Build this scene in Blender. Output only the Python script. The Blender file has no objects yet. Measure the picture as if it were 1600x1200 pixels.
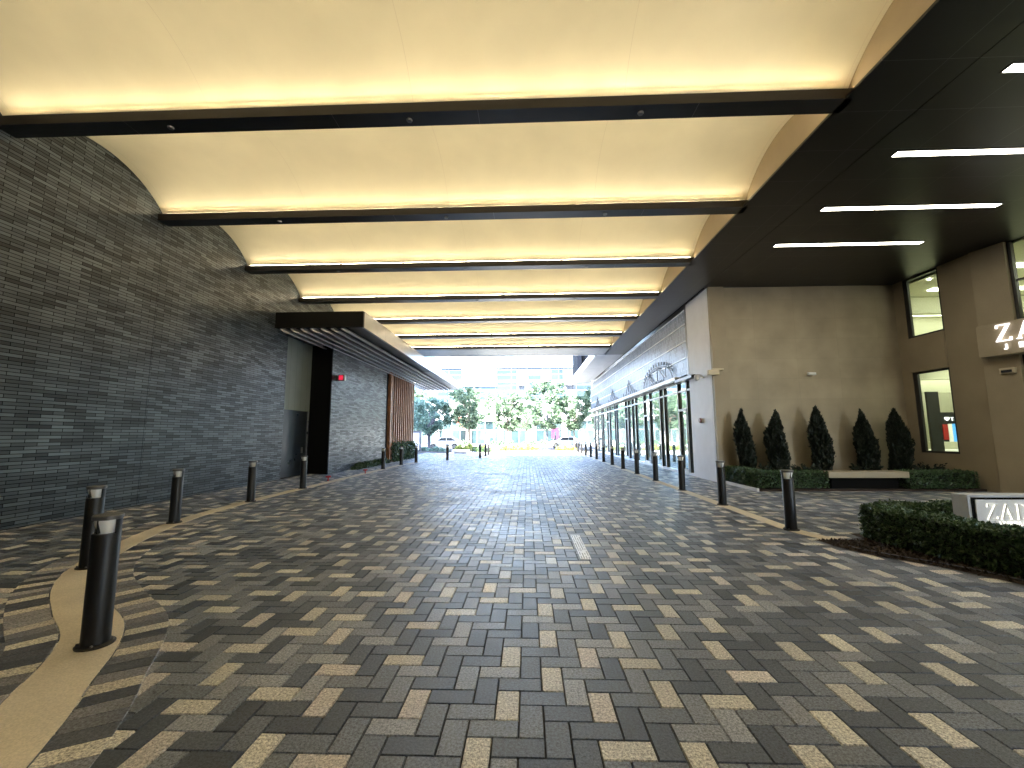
import bpy, math, random
import numpy as np
from mathutils import Vector
random.seed(7); rng = np.random.default_rng(7)
R = math.radians
S = bpy.context.scene
COL = S.collection

# ------------------------------------------------------------------ materials
def nodes_of(name):
    m = bpy.data.materials.new(name); m.use_nodes = True
    nt = m.node_tree
    return m, nt, nt.nodes['Principled BSDF']

def mat(name, col, rough=.5, metal=0., var=.0, scale=4., bump=0., bscale=60., emit=0., ecol=None, spec=.5, fine=0.):
    """plain principled with soft large-scale tone variation, fine speckle and bump"""
    m, nt, b = nodes_of(name); N, L = nt.nodes, nt.links
    b.inputs['Base Color'].default_value = (*col, 1)
    b.inputs['Roughness'].default_value = rough
    b.inputs['Metallic'].default_value = metal
    b.inputs['Specular IOR Level'].default_value = spec
    tc = N.new('ShaderNodeTexCoord')
    if var or fine:
        n = N.new('ShaderNodeTexNoise'); n.inputs['Scale'].default_value = scale; n.inputs['Detail'].default_value = 6
        L.new(tc.outputs['Object'], n.inputs['Vector'])
        mr = N.new('ShaderNodeMapRange'); mr.inputs[1].default_value = .25; mr.inputs[2].default_value = .75
        mr.inputs[3].default_value = 1 - var; mr.inputs[4].default_value = 1 + var
        L.new(n.outputs['Fac'], mr.inputs[0])
        val = mr.outputs[0]
        if fine:
            n2 = N.new('ShaderNodeTexNoise'); n2.inputs['Scale'].default_value = 90; n2.inputs['Detail'].default_value = 3
            L.new(tc.outputs['Object'], n2.inputs['Vector'])
            m2 = N.new('ShaderNodeMapRange'); m2.inputs[1].default_value = .3; m2.inputs[2].default_value = .7
            m2.inputs[3].default_value = 1 - fine; m2.inputs[4].default_value = 1 + fine
            L.new(n2.outputs['Fac'], m2.inputs[0])
            mu = N.new('ShaderNodeMath'); mu.operation = 'MULTIPLY'
            L.new(val, mu.inputs[0]); L.new(m2.outputs[0], mu.inputs[1]); val = mu.outputs[0]
        vm = N.new('ShaderNodeVectorMath'); vm.operation = 'SCALE'; vm.inputs[0].default_value = col
        L.new(val, vm.inputs['Scale']); L.new(vm.outputs[0], b.inputs['Base Color'])
        rr = N.new('ShaderNodeMapRange'); rr.inputs[3].default_value = max(.02, rough - .08); rr.inputs[4].default_value = min(1, rough + .08)
        L.new(n.outputs['Fac'], rr.inputs[0]); L.new(rr.outputs[0], b.inputs['Roughness'])
    if bump:
        n = N.new('ShaderNodeTexNoise'); n.inputs['Scale'].default_value = bscale; n.inputs['Detail'].default_value = 4
        L.new(tc.outputs['Object'], n.inputs['Vector'])
        bp = N.new('ShaderNodeBump'); bp.inputs['Strength'].default_value = bump; bp.inputs['Distance'].default_value = .01
        L.new(n.outputs['Fac'], bp.inputs['Height']); L.new(bp.outputs[0], b.inputs['Normal'])
    if emit:
        b.inputs['Emission Color'].default_value = (*(ecol or col), 1)
        b.inputs['Emission Strength'].default_value = emit
    return m

def brickmat(name, axes, w, h, mortar, c1, c2, cm, rough=.5, bump=.5, offset=.5, spec=.5, var=.25, vscale=1.5, metal=0.):
    """courses of brick, stone or panels; axes picks the two object axes that run along and up the courses"""
    m, nt, b = nodes_of(name); N, L = nt.nodes, nt.links
    tc = N.new('ShaderNodeTexCoord'); sx = N.new('ShaderNodeSeparateXYZ'); cx = N.new('ShaderNodeCombineXYZ')
    L.new(tc.outputs['Object'], sx.inputs[0])
    L.new(sx.outputs[axes[0]], cx.inputs[0]); L.new(sx.outputs[axes[1]], cx.inputs[1])
    br = N.new('ShaderNodeTexBrick'); br.offset = offset; br.squash = 1
    br.inputs['Scale'].default_value = 1; br.inputs['Brick Width'].default_value = w; br.inputs['Row Height'].default_value = h
    br.inputs['Mortar Size'].default_value = mortar; br.inputs['Mortar Smooth'].default_value = .1
    br.inputs['Color1'].default_value = (*c1, 1); br.inputs['Color2'].default_value = (*c2, 1); br.inputs['Mortar'].default_value = (*cm, 1)
    L.new(cx.outputs[0], br.inputs['Vector'])
    n = N.new('ShaderNodeTexNoise'); n.inputs['Scale'].default_value = vscale; n.inputs['Detail'].default_value = 7
    L.new(tc.outputs['Object'], n.inputs['Vector'])
    mr = N.new('ShaderNodeMapRange'); mr.inputs[1].default_value = .25; mr.inputs[2].default_value = .75
    mr.inputs[3].default_value = 1 - var; mr.inputs[4].default_value = 1 + var
    L.new(n.outputs['Fac'], mr.inputs[0])
    vm = N.new('ShaderNodeVectorMath'); vm.operation = 'SCALE'
    L.new(br.outputs['Color'], vm.inputs[0]); L.new(mr.outputs[0], vm.inputs['Scale']); L.new(vm.outputs[0], b.inputs['Base Color'])
    b.inputs['Roughness'].default_value = rough; b.inputs['Specular IOR Level'].default_value = spec; b.inputs['Metallic'].default_value = metal
    if mortar >= .006 and bump >= .4:          # sanded joints stay matt between the glossy brick faces
        sp = N.new('ShaderNodeMath'); sp.operation = 'MULTIPLY_ADD'; sp.inputs[1].default_value = -spec; sp.inputs[2].default_value = spec
        L.new(br.outputs['Fac'], sp.inputs[0]); L.new(sp.outputs[0], b.inputs['Specular IOR Level'])
        b1 = N.new('ShaderNodeRGBToBW'); L.new(br.outputs['Color'], b1.inputs[0])
        ro = N.new('ShaderNodeMapRange'); ro.inputs[1].default_value = .015; ro.inputs[2].default_value = .11
        ro.inputs[3].default_value = rough + .14; ro.inputs[4].default_value = rough - .08
        L.new(b1.outputs[0], ro.inputs[0])
        rm_ = N.new('ShaderNodeMath'); rm_.operation = 'MAXIMUM'; L.new(ro.outputs[0], rm_.inputs[0]); L.new(br.outputs['Fac'], rm_.inputs[1])
        L.new(rm_.outputs[0], b.inputs['Roughness'])
    if bump:
        n2 = N.new('ShaderNodeTexNoise'); n2.inputs['Scale'].default_value = 25; n2.inputs['Detail'].default_value = 4
        L.new(tc.outputs['Object'], n2.inputs['Vector'])
        # height: joints low, each brick its own slight stand-out, fine grain
        bw = N.new('ShaderNodeRGBToBW'); L.new(br.outputs['Color'], bw.inputs[0])
        a = N.new('ShaderNodeMath'); a.operation = 'MULTIPLY_ADD'; a.inputs[1].default_value = -1; a.inputs[2].default_value = 1
        L.new(br.outputs['Fac'], a.inputs[0])
        c = N.new('ShaderNodeMath'); c.operation = 'MULTIPLY_ADD'; c.inputs[1].default_value = .07
        L.new(n2.outputs['Fac'], c.inputs[0]); L.new(a.outputs[0], c.inputs[2])
        bp = N.new('ShaderNodeBump'); bp.inputs['Strength'].default_value = bump; bp.inputs['Distance'].default_value = .008
        L.new(c.outputs[0], bp.inputs['Height']); L.new(bp.outputs[0], b.inputs['Normal'])
    return m

def colattr_mat(name, rough, bump, speck, spec=.5):
    m, nt, b = nodes_of(name); N, L = nt.nodes, nt.links
    at = N.new('ShaderNodeAttribute'); at.attribute_name = 'Col'
    tc = N.new('ShaderNodeTexCoord')
    n = N.new('ShaderNodeTexNoise'); n.inputs['Scale'].default_value = 62; n.inputs['Detail'].default_value = 5; n.inputs['Roughness'].default_value = .85
    n3 = N.new('ShaderNodeTexNoise'); n3.inputs['Scale'].default_value = .7; n3.inputs['Detail'].default_value = 5
    for q in (n, n3): L.new(tc.outputs['Object'], q.inputs['Vector'])
    mr = N.new('ShaderNodeMapRange'); mr.inputs[1].default_value = .36; mr.inputs[2].default_value = .64
    mr.inputs[3].default_value = 1 - speck; mr.inputs[4].default_value = 1 + speck
    L.new(n.outputs['Fac'], mr.inputs[0])
    m3 = N.new('ShaderNodeMapRange'); m3.inputs[1].default_value = .3; m3.inputs[2].default_value = .7
    m3.inputs[3].default_value = .76; m3.inputs[4].default_value = 1.16
    L.new(n3.outputs['Fac'], m3.inputs[0])
    mu = N.new('ShaderNodeMath'); mu.operation = 'MULTIPLY'; L.new(mr.outputs[0], mu.inputs[0]); L.new(m3.outputs[0], mu.inputs[1])
    vm = N.new('ShaderNodeVectorMath'); vm.operation = 'SCALE'
    L.new(at.outputs['Color'], vm.inputs[0]); L.new(mu.outputs[0], vm.inputs['Scale']); L.new(vm.outputs[0], b.inputs['Base Color'])
    rr = N.new('ShaderNodeMapRange'); rr.inputs[1].default_value = .3; rr.inputs[2].default_value = .7
    rr.inputs[3].default_value = rough - .08; rr.inputs[4].default_value = rough + .1
    L.new(n3.outputs['Fac'], rr.inputs[0]); L.new(rr.outputs[0], b.inputs['Roughness'])
    b.inputs['Specular IOR Level'].default_value = spec
    bp = N.new('ShaderNodeBump'); bp.inputs['Strength'].default_value = bump; bp.inputs['Distance'].default_value = .004
    L.new(n.outputs['Fac'], bp.inputs['Height']); L.new(bp.outputs[0], b.inputs['Normal'])
    return m

def glassmat(name, tint, refl=.12, rough=.01):
    """clear shop window pane: see-through with a mirror sheen that grows at grazing angles"""
    m = bpy.data.materials.new(name); m.use_nodes = True; nt = m.node_tree; N, L = nt.nodes, nt.links
    N.remove(N['Principled BSDF']); out = N['Material Output']
    t = N.new('ShaderNodeBsdfTransparent'); t.inputs[0].default_value = (*tint, 1)
    g = N.new('ShaderNodeBsdfGlossy'); g.inputs['Roughness'].default_value = rough
    lw = N.new('ShaderNodeLayerWeight'); lw.inputs[0].default_value = .5
    pw = N.new('ShaderNodeMath'); pw.operation = 'POWER'; pw.inputs[1].default_value = 5; L.new(lw.outputs['Facing'], pw.inputs[0])
    f = N.new('ShaderNodeMath'); f.operation = 'MULTIPLY_ADD'; f.inputs[1].default_value = .9; f.inputs[2].default_value = .05; L.new(pw.outputs[0], f.inputs[0])
    mx = N.new('ShaderNodeMixShader'); L.new(f.outputs[0], mx.inputs[0]); L.new(t.outputs[0], mx.inputs[1]); L.new(g.outputs[0], mx.inputs[2])
    L.new(mx.outputs[0], out.inputs[0])
    return m

def leafmat(name, c1, c2, scale=3., rough=.5, trans=.25):
    m, nt, b = nodes_of(name); N, L = nt.nodes, nt.links
    tc = N.new('ShaderNodeTexCoord'); n = N.new('ShaderNodeTexNoise'); n.inputs['Scale'].default_value = scale; n.inputs['Detail'].default_value = 8
    n.inputs['Roughness'].default_value = .8
    L.new(tc.outputs['Object'], n.inputs['Vector'])
    cr = N.new('ShaderNodeValToRGB'); cr.color_ramp.elements[0].position = .35; cr.color_ramp.elements[1].position = .65
    cr.color_ramp.elements[0].color = (*c1, 1); cr.color_ramp.elements[1].color = (*c2, 1)
    L.new(n.outputs['Fac'], cr.inputs[0]); L.new(cr.outputs[0], b.inputs['Base Color'])
    b.inputs['Roughness'].default_value = rough
    if trans:
        out = N['Material Output']; tr = N.new('ShaderNodeBsdfTranslucent'); L.new(cr.outputs[0], tr.inputs[0])
        mx = N.new('ShaderNodeMixShader'); mx.inputs[0].default_value = trans
        L.new(b.outputs[0], mx.inputs[1]); L.new(tr.outputs[0], mx.inputs[2]); L.new(mx.outputs[0], out.inputs[0])
    return m

WARM = (1., .83, .54)
M = dict(
    brick=brickmat('dark_brick', (1, 2), .42, .068, .006, (.011, .0145, .0185), (.098, .119, .138), (.004, .005, .006), .36, .5, var=.3, vscale=1.0),
    brickx=brickmat('dark_brick_cross', (0, 2), .42, .068, .006, (.018, .023, .028), (.105, .126, .144), (.007, .008, .009), .28, .8, var=.35),
    stone=brickmat('tan_stone', (0, 2), 1.5, .75, .004, (.30, .255, .175), (.325, .275, .19), (.255, .215, .15), .6, .3, offset=0, var=.26, vscale=.8),
    stoney=brickmat('tan_stone_return', (1, 2), 1.5, .75, .004, (.30, .255, .175), (.325, .275, .19), (.255, .215, .15), .6, .3, offset=0, var=.26, vscale=.8),
    stonep=mat('tan_stone_plain', (.31, .26, .18), .6, var=.12, scale=1.2, bump=.15, fine=.1),
    vault=None,
    gable=mat('tan_plaster', (.27, .21, .135), .7, var=.06),
    blackm=mat('black_metal', (.018, .018, .02), .38, .0, var=.15, scale=2),
    beam=mat('black_beam_cladding', (.012, .013, .016), .33, .0, var=.15, scale=2),
    beamface=mat('bronze_beam_face', (.016, .012, .008), .5, 0, var=.1, spec=.35),
    soffit=brickmat('black_soffit_panels', (1, 0), 1.02, 1.36, .006, (.006, .006, .0065), (.008, .008, .0085), (.05, .05, .052), .34, .0, offset=0, var=.15, spec=.35),
    soffit_far=brickmat('daylit_grey_soffit_panels', (1, 0), 1.02, 1.36, .006, (.30, .31, .32), (.33, .34, .35), (.15, .15, .16), .4, .0, offset=0, var=.08),  # on the far soffits this grey is daylight put into the colour
    led=mat('cove_led', (1, .8, .5), emit=4.5, ecol=WARM),
    tube=mat('ceiling_light_diffuser', (1, .98, .92), emit=1.25, ecol=(1, .92, .75)),
    paver=colattr_mat('concrete_pavers', .46, .6, .85, .6),
    bed=mat('joint_sand', (.022, .022, .022), .95, var=.3, scale=20),
    cream=mat('cream_concrete', (.60, .53, .41), .75, var=.14, scale=1.5, bump=.3, bscale=150, fine=.16),
    concrete=mat('pale_concrete', (.62, .60, .57), .8, var=.12, scale=.8, fine=.1),
    asphalt=mat('asphalt', (.07, .07, .075), .85, var=.2, scale=.5, fine=.2),
    ground=mat('ground_concrete', (.42, .41, .39), .9, var=.15, scale=.2),
    mulch=mat('brown_mulch', (.030, .018, .012), .95, var=.5, scale=25, bump=1., bscale=40, fine=.4),
    chip=leafmat('mulch_chips', (.016, .011, .008), (.048, .033, .024), 30, .9, 0),
    bollard=mat('bollard_black', (.004, .004, .005), .45, 0, var=.2, scale=6, spec=.5, bump=.05, bscale=300),
    bollardcap=mat('bollard_cap', (.16, .16, .165), .38, .7, var=.1, scale=10),
    lens=mat('frosted_lens', (.86, .87, .88), .25, var=.03),
    louver=mat('grey_louver', (.72, .72, .74), .4, 0, var=.1, scale=1),
    fascia=brickmat('bronze_fascia', (1, 2), 2.4, 5., .008, (.16, .155, .15), (.19, .185, .18), (.05, .05, .05), .28, 0, offset=0, metal=.6, var=.12),
    dfascia=mat('dark_fascia', (.005, .0048, .0045), .6, var=.2, spec=.15),
    panelg=brickmat('grey_green_panel', (1, 2), .45, 8, .006, (.21, .24, .215), (.23, .26, .235), (.10, .12, .11), .5, .1, offset=0, var=.1),
    doord=mat('dark_door', (.02, .024, .03), .3, var=.3, scale=2),
    wood=mat('brown_wood', (.34, .16, .08), .45, var=.35, scale=3, bump=.2, bscale=25),
    white=mat('white_plaster', (.68, .68, .71), .6, var=.05, scale=2),
    wmetal=mat('white_metal', (.70, .71, .73), .35, var=.04),
    mullion=mat('dark_mullion', (.02, .02, .022), .35),
    sglass=None,
    clear=glassmat('shop_glass', (.86, .92, .86)),
    screen=None,
    logo=mat('dark_logo_metal', (.006, .007, .012), .5),
    steel=mat('brushed_steel', (.55, .56, .58), .3, 1., var=.1),
    red=mat('red_plastic', (.55, .02, .05), .3, emit=.03, ecol=(1, .03, .1)),
    redp=mat('red_paint', (.5, .03, .03), .4),
    beige=mat('beige_plastic', (.55, .48, .34), .5, var=.05),
    hedge=leafmat('hedge_leaves', (.020, .048, .022), (.085, .15, .055), 14, .42, .12),
    hedgecore=mat('hedge_core', (.008, .014, .007), .9),
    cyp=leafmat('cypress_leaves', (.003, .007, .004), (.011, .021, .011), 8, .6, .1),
    tree=leafmat('tree_leaves', (.085, .14, .09), (.18, .26, .16), 1.1, .5, .35),  # greens lightened to paint in the pale veil over the street
    tree2=leafmat('blue_green_leaves', (.10, .18, .155), (.20, .32, .27), 1.1, .5, .3),
    yhedge=leafmat('yellow_green_groundcover', (.16, .22, .06), (.32, .36, .10), 3, .5, .3),
    bark=mat('pale_bark', (.30, .25, .21), .9, var=.3, scale=6, bump=.6, bscale=20),
    bark2=mat('dark_bark', (.10, .105, .14), .9, var=.3, scale=6, bump=.6, bscale=20),
    tile=mat('white_tile', (.85, .86, .88), .4, var=.04),
    black=mat('black_void', (.003, .003, .003), .9, spec=.15),
    letter=mat('lit_letter', (1, 1, 1), emit=.1, ecol=(1, .96, .97)),
    halo=mat('halo_light', (1, 1, .9), emit=.1, ecol=(1, .97, .86)),
    silver=mat('silver_letter', (.42, .42, .40), .35, .5),
    plaque=mat('pale_plaque', (.55, .55, .54), .55, var=.06, scale=3, fine=.06),
    signconc=mat('sign_concrete', (.40, .41, .42), .75, var=.1, scale=4, bump=.2, bscale=90, fine=.14),
    room=mat('cream_interior', (.60, .59, .47), .7, var=.04),
    roomlight=mat('interior_light_panel', (1, 1, .9), emit=.5, ecol=(1, .97, .82)),
    spot=mat('interior_downlight', (1, 1, .95), emit=2.5, ecol=(1, .97, .85)),
    screenblue=mat('blue_screen', (.1, .4, .9), emit=.045, ecol=(.10, .42, 1.)),
    case=mat('glowing_white_case', (.9, .9, .84), .3, emit=.02, ecol=(1, .98, .85)),  # faint glow put into the white, no lamp inside
    bldg=mat('white_cladding', (.80, .79, .78), .6, var=.04, scale=.3),
    bglass=brickmat('blue_glazing', (0, 2), 3.0, 1.0, .05, (.016, .030, .050), (.036, .056, .080), (.11, .14, .17), .3, 0, offset=0, var=.35, vscale=.25, spec=.2),
    shop=brickmat('shop_glazing', (0, 2), 1.6, 2.6, .06, (.015, .03, .034), (.05, .078, .082), (.3, .3, .3), .3, 0, offset=0, var=.5, vscale=.5, spec=.2),
    pleat=mat('grey_pleated_panel', (.13, .15, .18), .6, var=.1, scale=.6),
    magenta=mat('magenta_sign', (.10, .002, .05), .5),
    teal=mat('teal_sign', (.04, .20, .16), .5),
    carpaint=mat('white_car_paint', (.80, .80, .80), .25),
    carglass=mat('car_glass', (.05, .06, .07), .08),
    tyre=mat('tyre_rubber', (.02, .02, .02), .8),
    navy=mat('dark_blue_fin', (.004, .006, .011), .85, var=.2, spec=.08),
)

# vault plaster: cream with a hairline panel joint every few metres
def vaultmat():
    m, nt, b = nodes_of('cream_vault'); N, L = nt.nodes, nt.links
    tc = N.new('ShaderNodeTexCoord'); sx = N.new('ShaderNodeSeparateXYZ'); L.new(tc.outputs['Object'], sx.inputs[0])
    fl = N.new('ShaderNodeMath'); fl.operation = 'PINGPONG'; fl.inputs[1].default_value = 1.83
    ad = N.new('ShaderNodeMath'); ad.inputs[1].default_value = 9.1 + 1.83; L.new(sx.outputs[0], ad.inputs[0]); L.new(ad.outputs[0], fl.inputs[0])
    lt = N.new('ShaderNodeMath'); lt.operation = 'LESS_THAN'; lt.inputs[1].default_value = .003; L.new(fl.outputs[0], lt.inputs[0])
    n = N.new('ShaderNodeTexNoise'); n.inputs['Scale'].default_value = .9; n.inputs['Detail'].default_value = 5; L.new(tc.outputs['Object'], n.inputs['Vector'])
    mr = N.new('ShaderNodeMapRange'); mr.inputs[1].default_value = .3; mr.inputs[2].default_value = .7; mr.inputs[3].default_value = .93; mr.inputs[4].default_value = 1.04
    L.new(n.outputs['Fac'], mr.inputs[0])
    vm = N.new('ShaderNodeVectorMath'); vm.operation = 'SCALE'; vm.inputs[0].default_value = (.82, .77, .60); L.new(mr.outputs[0], vm.inputs['Scale'])
    mx = N.new('ShaderNodeMix'); mx.data_type = 'RGBA'; L.new(lt.outputs[0], mx.inputs['Factor']); L.new(vm.outputs[0], mx.inputs['A'])
    mx.inputs['B'].default_value = (.68, .62, .49, 1)
    L.new(mx.outputs['Result'], b.inputs['Base Color']); b.inputs['Roughness'].default_value = .6; b.inputs['Specular IOR Level'].default_value = .3
    return m
M['vault'] = vaultmat()

# reflective shop front glass, faintly green
def sglass():
    m, nt, b = nodes_of('storefront_glass'); N, L = nt.nodes, nt.links
    b.inputs['Base Color'].default_value = (.55, .66, .62, 1); b.inputs['Metallic'].default_value = .75; b.inputs['Roughness'].default_value = .035
    return m
M['sglass'] = sglass()

# perforated metal screen: staggered vertical slots in a pale blue-grey sheet
def screenmat():
    m, nt, b = nodes_of('perforated_screen'); N, L = nt.nodes, nt.links
    tc = N.new('ShaderNodeTexCoord'); sx = N.new('ShaderNodeSeparateXYZ'); cx = N.new('ShaderNodeCombineXYZ')
    L.new(tc.outputs['Object'], sx.inputs[0]); L.new(sx.outputs[2], cx.inputs[0]); L.new(sx.outputs[1], cx.inputs[1])
    br = N.new('ShaderNodeTexBrick'); br.inputs['Scale'].default_value = 1; br.inputs['Brick Width'].default_value = .36; br.inputs['Row Height'].default_value = .15
    br.inputs['Mortar Size'].default_value = .028; br.inputs['Color1'].default_value = (.012, .015, .022, 1); br.inputs['Color2'].default_value = (.17, .20, .26, 1)
    br.inputs['Mortar'].default_value = (.19, .22, .29, 1); br.inputs['Mortar Smooth'].default_value = .0
    L.new(cx.outputs[0], br.inputs['Vector'])
    n = N.new('ShaderNodeTexNoise'); n.inputs['Scale'].default_value = 9; L.new(tc.outputs['Object'], n.inputs['Vector'])
    mr = N.new('ShaderNodeMapRange'); mr.inputs[3].default_value = .7; mr.inputs[4].default_value = 1.3; L.new(n.outputs['Fac'], mr.inputs[0])
    vm = N.new('ShaderNodeVectorMath'); vm.operation = 'SCALE'; L.new(br.outputs['Color'], vm.inputs[0]); L.new(mr.outputs[0], vm.inputs['Scale'])
    L.new(vm.outputs[0], b.inputs['Base Color']); b.inputs['Metallic'].default_value = .2; b.inputs['Roughness'].default_value = .42
    bp = N.new('ShaderNodeBump'); bp.inputs['Strength'].default_value = .5; bp.inputs['Distance'].default_value = .02
    bw = N.new('ShaderNodeRGBToBW'); L.new(br.outputs['Color'], bw.inputs[0]); L.new(bw.outputs[0], bp.inputs['Height']); L.new(bp.outputs[0], b.inputs['Normal'])
    return m
M['screen'] = screenmat()

# ------------------------------------------------------------------ mesh helpers
ORI = {}
class MB:
    def __init__(s): s.v = []; s.f = []
    def add(s, vs, fs):
        k = len(s.v); s.v += [tuple(p) for p in vs]; s.f += [tuple(i + k for i in f) for f in fs]; return s
    def box(s, x0, x1, y0, y1, z0, z1):
        v = [(x, y, z) for z in (z0, z1) for y in (y0, y1) for x in (x0, x1)]
        return s.add(v, [(0, 2, 3, 1), (4, 5, 7, 6), (0, 1, 5, 4), (2, 6, 7, 3), (0, 4, 6, 2), (1, 3, 7, 5)])
    def prism(s, poly, axis, a, b):
        """extrude a 2D polygon along an axis: 'x' -> (y,z), 'y' -> (x,z), 'z' -> (x,y)"""
        def p(u, v, w):
            return {'x': (w, u, v), 'y': (u, w, v), 'z': (u, v, w)}[axis]
        n = len(poly)
        vs = [p(u, v, a) for u, v in poly] + [p(u, v, b) for u, v in poly]
        fs = [tuple(range(n))[::-1], tuple(range(n, 2 * n))] + [(i, (i + 1) % n, n + (i + 1) % n, n + i) for i in range(n)]
        return s.add(vs, fs)
    def lathe(s, prof, n=24, cx=0, cy=0):
        vs = []; fs = []
        for r, z in prof:
            for i in range(n):
                a = 2 * math.pi * i / n; vs.append((cx + r * math.cos(a), cy + r * math.sin(a), z))
        for j in range(len(prof) - 1):
            for i in range(n):
                fs.append((j * n + i, j * n + (i + 1) % n, (j + 1) * n + (i + 1) % n, (j + 1) * n + i))
        fs.append(tuple(range(n))[::-1]); fs.append(tuple(range((len(prof) - 1) * n, len(prof) * n)))
        return s.add(vs, fs)
    def tube(s, pts, rads, n=8):
        pts = [Vector(p) for p in pts]; vs = []; fs = []
        for i, p in enumerate(pts):
            d = (pts[min(i + 1, len(pts) - 1)] - pts[max(i - 1, 0)]).normalized()
            u = d.cross(Vector((.3, 1, .2))).normalized(); w = d.cross(u)
            for k in range(n):
                a = 2 * math.pi * k / n; vs.append(p + (u * math.cos(a) + w * math.sin(a)) * rads[i])
        for j in range(len(pts) - 1):
            for k in range(n):
                fs.append((j * n + k, j * n + (k + 1) % n, (j + 1) * n + (k + 1) % n, (j + 1) * n + k))
        fs.append(tuple(range(n))[::-1]); fs.append(tuple(range((len(pts) - 1) * n, len(pts) * n)))
        return s.add(vs, fs)
    def build(s, name, m, parent=None, smooth=False, bevel=0, loc=None):
        me = bpy.data.meshes.new(name); o = bpy.data.objects.new(name, me)
        off = Vector((0, 0, 0))
        if parent is not None: o.parent = parent; off = ORI.get(parent, off)
        elif loc is not None: o.location = loc; off = Vector(loc)
        ORI[o] = off
        me.from_pydata([tuple(Vector(p) - off) for p in s.v] if off.length else s.v, [], s.f)
        if m: me.materials.append(m)
        if smooth:
            me.polygons.foreach_set('use_smooth', [True] * len(me.polygons))
            me.set_sharp_from_angle(angle=R(40))
        COL.objects.link(o)
        if bevel:
            b = o.modifiers.new('bevel', 'BEVEL'); b.width = bevel; b.segments = 2; b.limit_method = 'ANGLE'
        return o

def tag(o, label, cat, group=None):
    o['label'] = label; o['category'] = cat
    if group: o['group'] = group
    return o
def thing(name, loc, label, cat, group=None, rz=0):
    o = bpy.data.objects.new(name, None); o.location = loc; o.rotation_euler = (0, 0, rz); o.empty_display_size = .2
    COL.objects.link(o); ORI[o] = Vector(loc); return tag(o, label, cat, group)
def struct(o, kind='structure'): o['kind'] = kind; return o
def copy_tree(o, loc, rz=0, label=None, scale=1):
    c = o.copy(); COL.objects.link(c); c.location = loc; c.rotation_euler = (0, 0, rz); c.scale = (scale,) * 3
    if label: c['label'] = label
    for ch in o.children:
        d = ch.copy(); COL.objects.link(d); d.parent = c
        for g in ch.children:
            e = g.copy(); COL.objects.link(e); e.parent = d
    return c

def gz(x):                                   # the walk rises a little towards the brick wall
    return max(0., (-7.45 - x) * .042)

def mass(name, V, F, m, parent=None, col=None, off=(0, 0, 0)):
    """big mesh from numpy arrays; V (n,3), F (m,4)"""
    me = bpy.data.meshes.new(name)
    V = np.asarray(V, dtype=np.float32) - np.asarray(off, dtype=np.float32)
    F = np.asarray(F, dtype=np.int32)
    me.vertices.add(len(V)); me.vertices.foreach_set('co', V.ravel())
    me.loops.add(F.size); me.loops.foreach_set('vertex_index', F.ravel())
    me.polygons.add(len(F)); me.polygons.foreach_set('loop_start', np.arange(0, F.size, 4, dtype=np.int32))
    if col is not None:
        a = me.color_attributes.new('Col', 'FLOAT_COLOR', 'CORNER')
        c = np.ones((len(F), 4, 4), dtype=np.float32); c[:, :, :3] = np.asarray(col)[:, None, :]
        a.data.foreach_set('color', c.ravel())
    me.polygons.foreach_set('use_smooth', np.zeros(len(F), dtype=bool))
    me.update(calc_edges=True); me.validate()
    me.materials.append(m)
    o = bpy.data.objects.new(name, me); COL.objects.link(o)
    if parent is not None: o.parent = parent
    return o

def leaf_quads(P, size, up=None, elong=1.6, jitter=1.):
    """one small diamond leaf per point, randomly turned; up = preferred axis (n,3)"""
    n = len(P); P = np.asarray(P)
    a = rng.normal(size=(n, 3)) * jitter
    if up is not None: a = a + up
    a /= np.linalg.norm(a, axis=1)[:, None] + 1e-9
    b = rng.normal(size=(n, 3)); b -= (b * a).sum(1)[:, None] * a; b /= np.linalg.norm(b, axis=1)[:, None] + 1e-9
    s = size * rng.uniform(.6, 1.35, n)[:, None]
    V = np.empty((n, 4, 3)); V[:, 0] = P - a * s * elong * .5; V[:, 1] = P + b * s * .5; V[:, 2] = P + a * s * elong * .5; V[:, 3] = P - b * s * .5
    return V.reshape(-1, 3), np.arange(4 * n).reshape(n, 4)

# ------------------------------------------------------------------ camera
cam = bpy.data.cameras.new('camera'); co = bpy.data.objects.new('camera', cam); COL.objects.link(co)
p, y, r = R(6.7587), R(-2.0557), R(-.2418)
fwd = Vector((math.sin(y) * math.cos(p), math.cos(y) * math.cos(p), math.sin(p)))
r0 = Vector((math.cos(y), -math.sin(y), 0)); u0 = r0.cross(fwd)
rt = r0 * math.cos(r) + u0 * math.sin(r); up = -r0 * math.sin(r) + u0 * math.cos(r)
from mathutils import Matrix
mw = Matrix((rt, up, -fwd)).transposed().to_4x4(); mw.translation = (0, 0, 1.75); co.matrix_world = mw
cam.sensor_width = 36; cam.lens = 664.6 / 1600 * 36; cam.clip_end = 1000; cam.clip_start = .05
S.camera = co

# ------------------------------------------------------------------ light
w = bpy.data.worlds.new('World'); S.world = w; w.use_nodes = True
sky = w.node_tree.nodes.new('ShaderNodeTexSky'); sky.sky_type = 'NISHITA'; sky.sun_disc = False
sky.sun_elevation = R(50.8); sky.sun_rotation = R(180 + 11); sky.air_density = 1.; sky.dust_density = 1.5
bg = w.node_tree.nodes['Background']; w.node_tree.links.new(sky.outputs[0], bg.inputs[0]); bg.inputs[1].default_value = .15
sl = bpy.data.lights.new('sun', 'SUN'); sl.energy = 2.9; sl.angle = R(.5); sl.color = (1, .96, .9)
so = bpy.data.objects.new('sun', sl); COL.objects.link(so)
so.rotation_euler = Vector((-.12, -.62, .775)).to_track_quat('Z', 'Y').to_euler()
S.view_settings.view_transform = 'Standard'; S.view_settings.look = 'None'; S.view_settings.gamma = 1
S.view_settings.exposure = 4.5
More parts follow.
